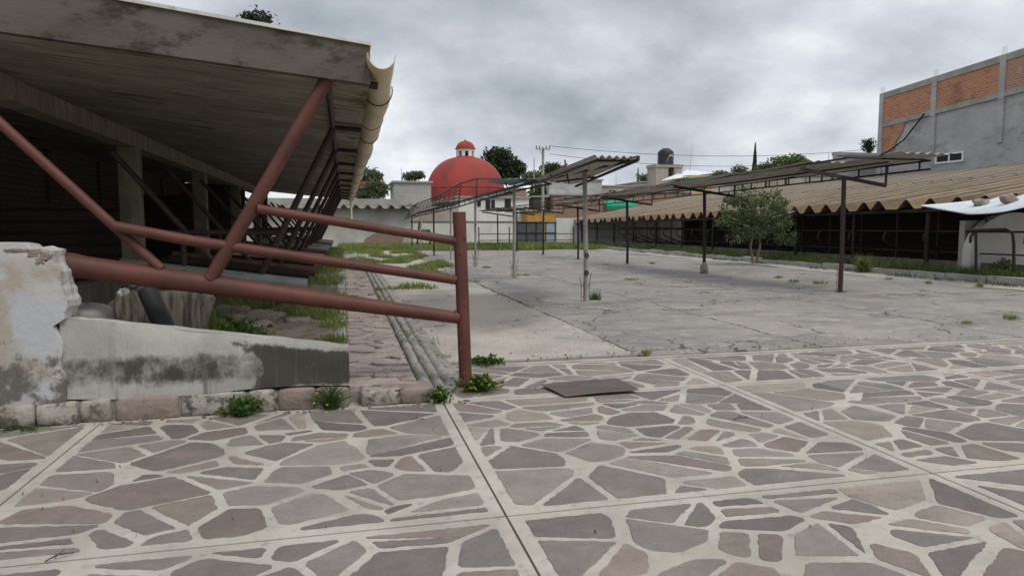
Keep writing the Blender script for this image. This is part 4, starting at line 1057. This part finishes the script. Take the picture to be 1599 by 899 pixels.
# grey block house
def house(name,pl,pr,pt,Y,depth,mat,label,wins=(),cat='house',roofm='conc'):
    a=P(pl,pt,Y=Y);c=P(pr,pt,Y=Y)
    t=thing(name,label,cat,((a.x+c.x)/2,Y+depth/2,0))
    b=MB(); b.box((a.x,Y,-.1),(c.x,Y+depth,a.z)); b.build('wall',mat,t)
    b=MB(); b.box((a.x-.15,Y-.15,a.z),(c.x+.15,Y+depth+.1,a.z+.16)); b.build('roof',M[roofm],t)
    for (x0,x1,y0,y1) in wins:
        p=P(x0,y0,Y=Y-.04);q=P(x1,y1,Y=Y-.04)
        b=MB(); fw=.09
        b.box((p.x,Y-.06,q.z),(q.x,Y-.005,q.z+fw));b.box((p.x,Y-.06,p.z-fw),(q.x,Y-.005,p.z));b.box((p.x,Y-.059,q.z+fw),(p.x+fw,Y-.006,p.z-fw));b.box((q.x-fw,Y-.059,q.z+fw),(q.x,Y-.006,p.z-fw));b.box(((p.x+q.x)/2-.04,Y-.058,q.z+fw),((p.x+q.x)/2+.04,Y-.006,p.z-fw))
        wf=b.build('window_frame',M['tan'],t)
        b=MB(); b.box((p.x+fw,Y-.04,q.z+fw),(q.x-fw,Y-.003,p.z-fw)); b.build('pane',M['darkopen'],wf,origin=Vector(t.location))
    return t
house('block_house',615,673,285,62,5,M['blockY'],'grey block house left of the red dome')
h=house('white_house',535,602,289,74,7,M['whitewall'],'white house with red roof edge behind the shed gutter end',roofm='redroof')
b=MB(); a=P(535,283,Y=73.6);c=P(600,289,Y=73.6); b.box((a.x,73.5,c.z),(c.x,81,a.z)); b.build('roof_edge',M['redroof'],h)
house('orange_house',823,866,330,64,6,M['orange'],'orange painted brick house below the utility pole')
house('brick_house',864,941,305,68,7,M['brickY'],'two storey brick house with small brown window behind canopy',((879,894,307,316),(926,938,308,316)))
house('grey_upper_house',858,940,281,72,7,M['plaster'],'plain grey rendered upper storey above the brick house')
house('dark_shack',833,868,308,69,3,M['pine'],'dark timber shack with sloped roof left of the brick house')
house('tan_house',938,1012,291,80,8,M['tan'],'long tan flat roofed house left of the water tank',((950,962,296,301),))
house('mid_brick_house',985,1080,300,72,8,M['brickY'],'faded brick house behind the right shed roof',roofm='asbgrey')
house('grey_house',1000,1150,285,84,9,M['plaster'],'long grey house under the water tank')
house('far_grey_house',1120,1300,272,90,9,M['tan'],'long tan house behind the green mesh fence')
b=MB(); a=P(943,314,Y=66);c=P(990,322,Y=66)
b.faces([(a.x,65,c.z),(c.x,65,c.z+.0),(c.x,66.4,a.z+.25),(a.x,66.4,a.z+.05),(a.x,65,c.z-.35),(c.x,65,c.z-.35)],[(0,1,2,3),(4,5,1,0)]); tag(b.build('green_awning',M['greencloth']),'bright green awning in front of the brick houses','awning')
b=MB(); a=P(1075,283,Y=74);c=P(1112,274,Y=74); b.box((a.x,74,0),(c.x,76,c.z)); tag(b.build('yellow_wall',M['yellow']),'small yellow wall above the right shed roof','wall')
# water tank + tower
t=thing('tank_tower','pale concrete water tower frame below the black tank','tower',(P(1040,260,Y=78).x,78,0))
a=P(1019,262,Y=78);c=P(1060,285,Y=78);p1=P(1040,259,Y=78); q1=P(1047,270,Y=78)
b=MB(); b.box((a.x,77,0),(P(1038,262,Y=78).x,79.5,a.z)); b.box((P(1047,262,Y=78).x,77,0),(c.x-.1,79.5,a.z-.02)); b.box((P(1038,262,Y=78).x,77.2,0),(P(1047,262,Y=78).x,79.3,P(1040,276,Y=78).z)); b.build('tower_legs',M['tan'],t)
b=MB(); b.box((a.x-.1,76.9,a.z),(c.x,79.6,a.z+.35)); b.build('tower_slab',M['conc'],t)
r_=(P(1051,240,Y=78).x-P(1028,240,Y=78).x)/2; tx=P(1039.5,240,Y=78).x; z0=a.z+.36; z1=P(1040,238,Y=78).z;z2=P(1040,232,Y=78).z
t=thing('water_tank','black ribbed plastic water tank on the concrete tower','tank',(tx,78,z0))
b=MB(); pts=[(tx,78,z0)];rs=[r_*.96]
k=10
for i in range(1,k): 
    z=z0+(z1-z0)*i/k; pts+= [(tx,78,z-.04),(tx,78,z)]; rs+=[r_,r_*.975]
pts+=[(tx,78,z1),(tx,78,z1+.25),(tx,78,z1+.42)];rs+=[r_,r_*.75,r_*.45]
b.tube(pts,rs,24); b.build('tank_body',M['tankblack'],t)
b=MB(); b.tube([(tx,78,z1+.40),(tx,78,z2)],r_*.42,16); b.build('tank_lid',M['tankblack'],t)
b=MB(); zz2=z0+(z1-z0)*.68; yy=78-r_-.02
def st(pts,wd=.035): b.tube([(tx+x,78-math.sqrt(max(0,(r_+.02)**2-x*x)),zz2+z) for x,z in pts],wd,5)
st([(.02,-.12),(.1,.12),(.2,.16),(.22,-.05)]);st([(.05,.0),(.22,.04)]);st([(.5,.12),(.36,.14),(.32,.0),(.38,-.1),(.52,-.06)]);st([(.0,-.14),(-.15,-.35),(-.28,-.75)],.015)
b.build('painted_mark',M['whitepaint'],t)
# tin lean-to roof by the tank
b=MB(); corr(b,P(1033,282,Y=74),P(1076,276,Y=74),P(1118,270,Y=79),P(1075,265,Y=79),.35,.04,4); tag(b.build('tin_roof',M['whitetin']),'pale tin lean-to roof right of the water tower','roof')
# green mesh
b=MB(); seg=[(1068,287,279,66),(1110,281,275,63),(1160,275,268,60),(1215,268,261,57),(1260,264,257,54),(1300,261,254,51)]
for (x0,a0,c0,Y0_),(x1,a1,c1,Y1_) in zip(seg[:-1],seg[1:]):
    b.face([P(x0,a0,Y=Y0_),P(x1,a1,Y=Y1_),P(x1,c1,Y=Y1_),P(x0,c0,Y=Y0_)]); p=[P(x0,a0,Y=Y0_),P(x1,a1,Y=Y1_),P(x1,c1,Y=Y1_),P(x0,c0,Y=Y0_)]
    b.face([V(q.x,q.y+.03,q.z) for q in p[::-1]])
msh=thing('green_mesh_fence','long green shade mesh strung above the right shed ridge','fence',(38,58,3))
b.build('mesh',M['greencloth'],msh)
for (x0,a0,c0,Y0_) in seg:
    p=P(x0,c0-3,Y=Y0_); b=MB(); b.tube([(p.x,p.y+.06,0),(p.x,p.y+.06,p.z)],.04,6); b.build('post',M['darksteel'],msh)
# utility pole and wires
YU=60; p=P(848,230,Y=YU)
t=thing('utility_pole','tall grey utility pole with crossarm right of the dome','utility pole',(p.x,YU,0))
b=MB(); b.tube([(p.x,YU,0),(p.x,YU,p.z)],[.17,.11],10); b.build('pole',M['conc'],t)
b=MB(); a=P(836,233,Y=YU);c=P(858,233,Y=YU); b.bar((a.x,YU-.15,a.z),(c.x,YU-.15,a.z),.09); b.bar((p.x,YU-.1,a.z-.7),(a.x+.3,YU-.15,a.z),.04); b.build('crossarm',M['conc'],t)
for x in (a.x+.05,a.x+.35,c.x-.35,c.x-.05):
    b=MB(); b.tube([(x,YU-.15,a.z+.04),(x,YU-.15,a.z+.3)],[.05,.035],8); b.build('insulator',M['darksteel'],t)
def wire(p0,p1,sag,label,r=.02):
    b=MB(); pts=[]
    for i in range(25):
        f=i/24; q=Vector(p0).lerp(Vector(p1),f); q.z-=sag*4*f*(1-f); pts.append(q)
    b.tube(pts,r,4); return tag(b.build('power_line',M['wirem']),label,'power line','power lines from the utility pole')
wire((c.x,YU-.15,a.z+.3),P(1420,226,Y=58),1.0,'upper power line running right from the pole above the tank')
wire((c.x,YU-.1,a.z-.4),P(1420,236,Y=60),1.3,'lower power line running right from the pole')
def rod(px,p0,p1,Y,label,lean=0,r=.035,cat='antenna'):
    b=MB(); a=P(px,p1,Y=Y);c=P(px+lean,p0,Y=Y); b.tube([a,c],[r,r*.6],6); tag(b.build('thin_mast',M['conc']),label,cat)
rod(627,262,292,62,'thin mast standing on the grey block house')
rod(834,247,300,58,'short thick stub mast left of the utility pole',0,.06)
rod(1077,224,268,78,'thin leaning whip antenna right of the water tank',4,.03)
rod(1294,240,285,52,'thin mast above the green mesh end')
rod(962,270,292,80,'small antenna mast on the tan house')

# ================================================================== VEGETATION
def leafquad(B,p,s,up=.3,m=0):
    d=V(U(-1,1),U(-1,1),U(-1,1)+up).normalized(); e=d.cross(V(U(-1,1),U(-1,1),U(-1,1))).normalized()
    B.face([p-d*s,p+e*s*.45,p+d*s,p-e*s*.45],m)
def crown(name,blobs,dens,ls,mat,parent,seed=0,inner=.35):
    """leaves clustered on twig tips through overlapping ellipsoids"""
    random.seed(seed); B=MB()
    for (c,r,k) in blobs:
        n=int(dens*k)
        for _ in range(n):
            while 1:
                d=V(U(-1,1),U(-1,1),U(-1,1))
                if .1<d.length<1: break
            d.normalize(); f=inner+(1-inner)*random.random()**.5
            f*=1+.35*mnoise.noise(d*2.2+V(seed,0,0))
            q=Vector(c)+V(d.x*r[0],d.y*r[1],d.z*r[2])*f
            if mnoise.noise(q*(1.6/max(r)) *1.6+V(0,0,seed))<-.16: continue
            cs=ls*U(1.6,3.2)
            for _ in range(7): leafquad(B,q+V(U(-cs,cs),U(-cs,cs),U(-cs,cs)*.7),ls*U(.6,1.25))
    return B.build(name,mat,parent)
def limb(B,a,b_,r0,r1,wob=.1,n=5):
    a=Vector(a);b_=Vector(b_);pts=[];rs=[];l=(b_-a).length
    for i in range(n+1):
        f=i/n; p=a.lerp(b_,f)
        if 0<i<n: p+=V(U(-1,1),U(-1,1),U(-.3,.3))*wob*l*.3
        pts.append(p);rs.append(r0+(r1-r0)*f)
    B.tube(pts,rs,8)
# yard tree before the right shed
tb=P(1178,410,Z=.12)
Yt=tb.y; 
t=thing('small_tree','small leafy tree with twin pale trunks before the right shed','tree',(tb.x,Yt,.1))
def tp_(px,py,dy=0): return P(px,py,Y=Yt+dy)
b=MB(); random.seed(5)
for base,mid,top in (((1176,411),(1172,385),(1178,350)),((1180,411),(1187,380),(1183,345))):
    limb(b,tp_(*base),tp_(*mid),.055,.045,.1); limb(b,tp_(*mid),tp_(*top),.045,.03,.1)
b.build('trunk',M['bark'],t)
b=MB()
for x,y in ((1140,340),(1150,365),(1215,335),(1225,368),(1180,312),(1200,315),(1155,318)):
    limb(b,tp_(1180,360),tp_(x,y,U(-.6,.6)),.03,.01,.2)
b.build('limbs',M['bark'],t)
sx=(tp_(1190,350).x-tp_(1180,350).x)/10   # metres per px here
BL=[]
random.seed(11)
for px,py,rx,rz_ in ((1182,328,30,20),(1150,328,24,16),(1212,340,22,18),(1158,352,22,13),(1195,352,26,13),(1222,366,20,10),(1170,308,24,13),(1206,312,20,14),(1138,345,16,9),(1230,377,14,6),(1126,348,10,5),(1180,366,22,8),(1150,372,16,6),(1218,325,12,14),(1145,310,14,9)):
    c=tp_(px,py,U(-.35,.35)); BL.append((c,(rx*sx,rx*sx*1.0,rz_*sx),rx*rz_/700))
crown('crown',BL,240,.062,M['leaf'],t,3)
# far trees
def far_tree(label,px,py,rx,rz_,Y,mat,seed,dens=260,ls=.22,name='tree',group='trees beyond the walls'):
    c=P(px,py,Y=Y); s=(P(px+10,py,Y=Y).x-c.x)/10
    t=thing(name,label,'tree',(c.x,Y,0),group)
    b=MB(); random.seed(seed); limb(b,(c.x,Y,0),(c.x+.1,Y,c.z),.28,.12,.03)
    for q in range(6): limb(b,(c.x,Y,c.z-rz_*s*.8),(c.x+U(-1,1)*rx*s*.7,Y+U(-1,1),c.z+U(-.2,.7)*rz_*s),.1,.03,.1)
    b.build('trunk',M['pine'],t)
    bl=[]
    for q in range(7):
        a=U(0,6.28);k=U(.25,.6)
        bl.append(((c.x+math.cos(a)*rx*s*k,Y+U(-.5,.5)*rx*s*.6,c.z+math.sin(a)*rz_*s*k),(rx*s*U(.4,.62),rx*s*.5,rz_*s*U(.4,.6)),1))
    crown('crown',bl,dens/3,ls,mat,t,seed)
    return t
far_tree('big dark tree right of the red dome',778,254,30,22,100,M['leafdark'],21,420,.34)
far_tree('dark foliage at lower right of the dome tree',803,266,16,16,98,M['leafdark'],22,200,.3)
far_tree('rounded green tree behind the utility pole',862,268,17,8,90,M['leaf'],23,200,.25)
far_tree('pale thin tree between dome tree and pole',830,277,18,10,96,M['leafpale'],24,140,.25)
far_tree('green tree left of the dome behind the white house',575,274,22,11,92,M['leafpale'],25,200,.25)
far_tree('small tree on the skyline above the block house',648,276,14,6,95,M['leafpale'],26,120,.22)
far_tree('bright green tree above the green mesh',1228,258,34,13,84,M['leafbright'],27,260,.22)
far_tree('pale shrub tree right of the far cypress',1195,264,12,10,86,M['leafpale'],28,110,.2)
far_tree('pale shrub tree left of the far cypress',1160,268,14,9,88,M['leafpale'],34,90,.2)
far_tree('small green tree behind green mesh end',1283,262,12,7,80,M['leafbright'],29,90,.2)
far_tree('dark shrub at the brick building corner',1357,228,6,13,52,M['leafdark'],30,40,.14)
far_tree('tall tree rising behind the left shed roof',402,42,26,24,34,M['leafdark'],31,160,.12)
far_tree('green tree below the utility pole by the shack',838,302,16,18,74,M['leaf'],32,160,.2)
far_tree('thin green tree between the tank and the long canopy',1130,274,14,7,90,M['leafpale'],35,90,.2)
far_tree('pale bare shrub left of the water tower',1008,280,10,8,90,M['leafpale'],33,60,.18)
t=thing('leafy_bush','dense green bush growing over the end wall','bush',(P(583,300,Y=57).x,57,0),None)
c=P(583,298,Y=57); b=MB(); limb(b,(c.x,57,0),(c.x,57,c.z),.12,.05); b.build('stem',M['bark'],t)
s=(P(593,298,Y=57).x-c.x)/10
crown('foliage',[((c.x+dx*s,57+U(-.3,.3),c.z+dz*s),(rx*s,rx*s,rz_*s),k) for dx,dz,rx,rz_,k in ((0,0,22,13,1.4),(-14,-4,16,9,1),(14,2,14,11,1),(2,8,12,8,.8),(-20,-9,12,7,.6))],110,.12,M['leaf'],t,41)
def cypress(px,pt,pb,Y,hw,label,seed):
    a=P(px,pt,Y=Y);c=P(px,pb,Y=Y); random.seed(seed); s=(P(px+10,pt,Y=Y).x-a.x)/10
    t=thing('cypress',label,'tree',(c.x,Y,0),'slim cypresses on the skyline')
    b=MB(); b.tube([(c.x,Y,0),(c.x,Y,a.z-.5)],[.15,.03],6); b.build('trunk',M['pine'],t)
    b=MB();H_=a.z-c.z+3
    for _ in range(2600):
        f=random.random(); r=hw*s*min(1,(1-f)*1.6+.06)*U(.3,1.05); th=U(0,6.28)
        p=V(c.x+r*math.cos(th),Y+r*math.sin(th),c.z-3+f*H_); d=V(math.cos(th)*.3,math.sin(th)*.3,1).normalized()*.22; e=V(-math.sin(th),math.cos(th),0)*.07
        b.face([p-d,p+e,p+d,p-e])
    b.build('crown',M['leafdark'],t)
cypress(996,264,292,95,2.2,'short slim cypress left of the water tank',51)
cypress(1178,224,272,95,4.5,'tall slim cypress above the right shed',52)
# grass
def tuft(B,x,y,z,h,n,sp,w_=.006,m=0):
    for _ in range(n):
        a=U(0,6.28);r=sp*random.random()**.5;bx=x+r*math.cos(a);by=y+r*math.sin(a);hh=h*U(.5,1.15);t_=U(0,6.28);ln=hh*U(.1,.7)
        dx,dy=math.cos(t_)*ln,math.sin(t_)*ln;s=U(0,3.14);wx,wy=math.cos(s)*w_,math.sin(s)*w_
        B.faces([(bx-wx,by-wy,z),(bx+wx,by+wy,z),(bx+dx*.4+wx*.7,by+dy*.4+wy*.7,z+hh*.6),(bx+dx*.4-wx*.7,by+dy*.4-wy*.7,z+hh*.6),(bx+dx,by+dy,z+hh)],[(0,1,2,3),(3,2,4)],m)
random.seed(77)
b=MB()
def bedz(x,y): return .45+.08*min(max(-x-1.5,0),1.5)+.10*mnoise.noise(V(x*1.1,y*1.1,12.5))-.02
for _ in range(6500):   # bed by the retaining wall
    x=U(-1.9,-.05);y=6.5+U(0,1)**1.4*5
    if mnoise.noise(V(x*1.3,y*1.1,5))<.10: continue
    tuft(b,x,y,bedz(x,y)+.02,U(.02,.10),9,.10,.0055)
for _ in range(3800):
    x=U(-1.7,-.05);y=U(9,36)
    if mnoise.noise(V(x*.9,y*.5,15))<.0: continue
    tuft(b,x,y,bedz(x,y),U(.08,.2),6,.1,.008)
tag(b.build('bed_grass',M['grass']),'patchy green grass on the raised earth bed','grass',kind='stuff')
b=MB(); random.seed(78)
for _ in range(15000):   # back of the yard
    x=U(-.2,17.2);y=43.0+10*random.random()
    if y<45.5 and mnoise.noise(V(x*.5,y*.5,2))<0: continue
    tuft(b,x,y,-.03,U(.18,.42),6,.3,.024)
for _ in range(9000):   # left edge of the slabs and back left
    x=U(.1,4.0);y=U(17,44)
    if mnoise.noise(V(x*.9,y*.28,9))<.02+.25*(1-(y-17)/27): continue
    tuft(b,x,y,.02,U(.06,.2),8,.2,.014)
tag(b.build('back_grass',M['grass']),'band of pale green grass across the far end of the yard','grass',kind='stuff')
b=MB(); random.seed(79)
for _ in range(6000):
    y=12+U(0,1)*38;x=17.3+U(0,1)**1.3*1.5
    if mnoise.noise(V(x*1.2,y*.6,4))<-.15: continue
    tuft(b,x,y,.12,U(.1,.42),6,.13,.010)
for _ in range(900):
    y=12+U(0,1)*34;x=U(16.6,17.3)
    if mnoise.noise(V(x*2,y*.7,14))<.1: continue
    tuft(b,x,y,.03,U(.05,.14),6,.1,.008)
tag(b.build('bank_grass',mk_leaf('bank_grass_blades',(.06,.10,.02),(.09,.13,.03),(.15,.16,.06),1.2)),'darker grass and weeds along the right kerb and shed','grass',kind='stuff')
b=MB(); random.seed(80)
for _ in range(420):    # in the cobbles and drain joints
    x=random.choice((U(.02,.62),U(.6,1.12),U(.55,.72)));y=6.5+U(0,1)**1.5*22
    if mnoise.noise(V(x*3,y*.9,24))<.12: continue
    tuft(b,x,y,.10,U(.03,.09),12,.06,.0035)
tag(b.build('joint_grass',M['grass']),'small grass growing in the joints of path and drain','grass',kind='stuff')
# single weed tufts in the yard
wl=[(1010,553,.09,.05,14,'green tuft on the yard edge behind the metal plate'),(590,458,.35,.12,60,'large grass tuft on the drain left of the gate post'),(930,468,.13,.12,20,'bushy weed at the foot of the nearest grey post'),
(1345,425,.35,.35,50,'yellowish weed clump by the kerb right of the nearest dark post'),(1215,434,.15,.06,14,'low tuft in the yard right of the tree'),(1240,440,.2,.05,14,'low tuft in the yard left of the nearest dark post'),(1280,443,.25,.07,20,'wide low tuft just left of the nearest dark post'),
(1510,505,.2,.03,12,'sparse low weed on the right of the yard'),(1583,498,.25,.06,16,'low tuft at the right picture edge'),(1388,436,.15,.05,12,'small tuft on the pale strip'),(1450,443,.15,.05,12,'small tuft on the pale strip farther right'),(1530,447,.18,.06,14,'small tuft on the pale strip near the picture edge'),
(1020,412,.25,.06,16,'low tuft left of the concrete footed post'),(985,437,.3,.04,16,'flat dry tuft in mid yard'),(760,418,.25,.08,20,'tuft beside the third grey post'),(820,430,.25,.05,16,'tuft beside the second grey post'),(740,440,.3,.04,20,'flat tuft on the worn slab')]
random.seed(81)
for k,(px,py,sp,h,n,l) in enumerate(wl):
    p=P(px,py,Z=.03); b=MB(); [tuft(b,p.x+random.gauss(0,sp*.28),p.y+random.gauss(0,sp*.3),.03,h*U(.6,2.1),n//2+2,sp*.35,.008) for _ in range(9)]; tag(b.build('weed_tuft',M['grass'] if k!=2 else M['weed']),l,'weed','weed tufts in the yard')
# leafy weed plants near the wall
def weed(x,y,z,h,sp,n,ls,mat,label,flowers=0,strap=False):
    t=thing('weed_plant',label,'weed',(x,y,z),'leafy weeds along the paving edge')
    b=MB();fl=MB()
    for _ in range(n):
        a=U(0,6.28);r=sp*U(.2,1);hh=h*U(.35,1)*(1.15-r/sp*.6); ex,ey=x+r*math.cos(a),y-abs(r*math.sin(a))*.8 if True else y
        pts=[V(x+U(-.3,.3)*sp,y+U(-.2,.2)*sp,z),V((x+ex)/2,(y+ey)/2,z+hh*.75),V(ex,ey,z+hh)]
        b.tube(pts,[.003,.002,.001],4,False)
        for k in range(8):
            f=U(.25,1);q=pts[1].lerp(pts[2],(f-.5)*2) if f>.5 else pts[0].lerp(pts[1],f*2)
            leafquad(b,q+V(U(-1,1),U(-1,1),U(-.5,.5))*ls*.8,ls*U(.6,1.2),.4) if not strap else b.face([q,q+V(U(-1,1)*ls*.15,0,ls*.1),q+V(math.cos(a)*ls*1.6,math.sin(a)*ls*-.6,ls*U(.2,1))])
        if flowers and random.random()<flowers:
            q=pts[2]; 
            for s_ in range(5): leafquad(fl,q+V(U(-.008,.008),U(-.008,.008),U(0,.006)),.009,1)
    b.build('leaves',mat,t)
    if flowers: fl.build('flowers',M['flower'],t)
random.seed(82)
def wp(px,py): p=P(px,py,Z=0.0); return p.x,min(p.y,6.14)
x,y=wp(382,642); weed(x,y,0,.20,.21,80,.032,M['weed'],'dark green leafy weed at the foot of the retaining wall')
x,y=wp(518,634); weed(x,y,0,.30,.20,120,.030,M['weed'],'tall spiky weed at the right end of the retaining wall',.06,True)
x,y=wp(683,625); weed(x,y,0,.19,.13,50,.026,M['weed'],'small leafy weed with yellow flowers left of the gate post',.1)
x,y=1.24,6.5; weed(x,y,.0,.19,.27,110,.024,M['weed'],'spreading weed with yellow flowers right of the gate post',.35)
x,y=1.55,7.74; weed(x,y,.0,.13,.28,90,.024,M['weed'],'low green weed at the pale slab edge',0)
x,y=-1.05,7.3; weed(x,y,.45,.30,.36,70,.03,M['weed'],'dark leafy weed behind the retaining wall by the concrete block')
x,y=-2.0,7.6; weed(x,y,.5,.25,.3,50,.03,M['leafdark'],'dark weed in shade behind the whitewashed wall end')
x,y=wp(60,655); weed(x,y,0,.03,.3,40,.012,M['weed'],'flat moss like weed at the foot of the whitewashed wall end')
p=P(1345,422,Z=.1); weed(p.x,p.y,.08,.5,.3,40,.04,M['weed'],'leafy weed clump with yellow flowers by the kerb',.3)
p=P(1250,405,Z=.2); 
for k,(px,py) in enumerate(((1440,400),(1475,398),(1560,425))):
    p=P(px,py,Z=.25); weed(p.x,p.y,.15,.6,.5,60,.05,M['leaf'],['leafy weed under the right shed eave','second leafy weed under the right shed eave, nearer the arch','leafy weed before the tube barrier at the right edge'][k])
for k,(px,py) in enumerate(((1215,400),(1255,404),(1400,418),(1120,398))):
    p=P(px,py,Z=.2); weed(p.x,p.y,.12,.4,.35,50,.04,M['leaf'],['leafy weed just right of the small tree trunk','leafy weed between the small tree and the nearest dark post','leafy weed on the kerb right of the yellowish clump','leafy weed left of the small tree by the kerb'][k])
# twigs on paving and path
for k,(px,py,l,z) in enumerate([(1145,655,.16,.012),(515,452,.25,.46),(70,876,.1,.012),(640,655,.12,.012)]):
    p=P(px,py,Z=z); b=MB(); random.seed(k)
    b.tube([p,p+V(l*.4,U(-.04,.04),.012),p+V(l,U(-.08,.08),0)],.004,5); b.tube([p+V(l*.4,0,.01),p+V(l*.6,.07,.02)],.003,4)
    tag(b.build('twig',M['twig']),['dry twig on the flagstones right of the metal plate','dark twigs lying on the bed kerb','small twig on the near left flagstones','small twig on the paving before the gate post'][k],'twig')

# small stones, crumbs and dry leaves gathered along the edges
b=MB(); random.seed(90)
for _ in range(520):
    z=random.random()
    if z<.35: x,y,zz=U(.05,1.2),U(6.45,14),.11
    elif z<.6: x,y,zz=U(1.2,9),7.72+abs(random.gauss(0,.25)),.035
    elif z<.8: x,y,zz=3.46+random.gauss(0,.12),U(7.8,16),.03
    else: x,y,zz=U(-3,1.2),6.13-abs(random.gauss(0,.06)),.004
    k=U(.004,.014); b.rock((x,y,zz+k*.4),k*U(.8,1.6),k,k*.7,_,.6,.5,6,4)
tag(b.build('grit',M['rubble']),'loose grit and small stones along the paving and slab edges','grit',kind='stuff')
b=MB()
for _ in range(160):
    x,y=U(-3,8),U(2.5,14); zz=.008 if y<7.6 else .055
    if y>7.6 and x<1.2: continue
    leafquad(b,V(x,y,zz+.006),U(.008,.018),3)
tag(b.build('leaf_litter',M['dry']),'tiny dry leaves scattered over paving and yard','leaves',kind='stuff')

t=thing('scrap_barrow','dark rusty scrap frame standing among the far left canopy posts','scrap',(5.2,47,0))
b=MB(); p=P(660,372,Y=47); b.bar((p.x-.5,47,.9),(p.x+.7,47,1.0),.1,.12); b.tube([(p.x-.4,47,0),(p.x-.2,47,1.9)],.06,6); b.tube([(p.x+.5,47,0),(p.x+.5,47,1.2)],.05,6); b.build('frame',M['darksteel'],t)
b=MB(); b.rock((p.x+.2,47,1.15),.3,.2,.16,3,.7,.5); b.build('bucket',M['tankblack'],t)
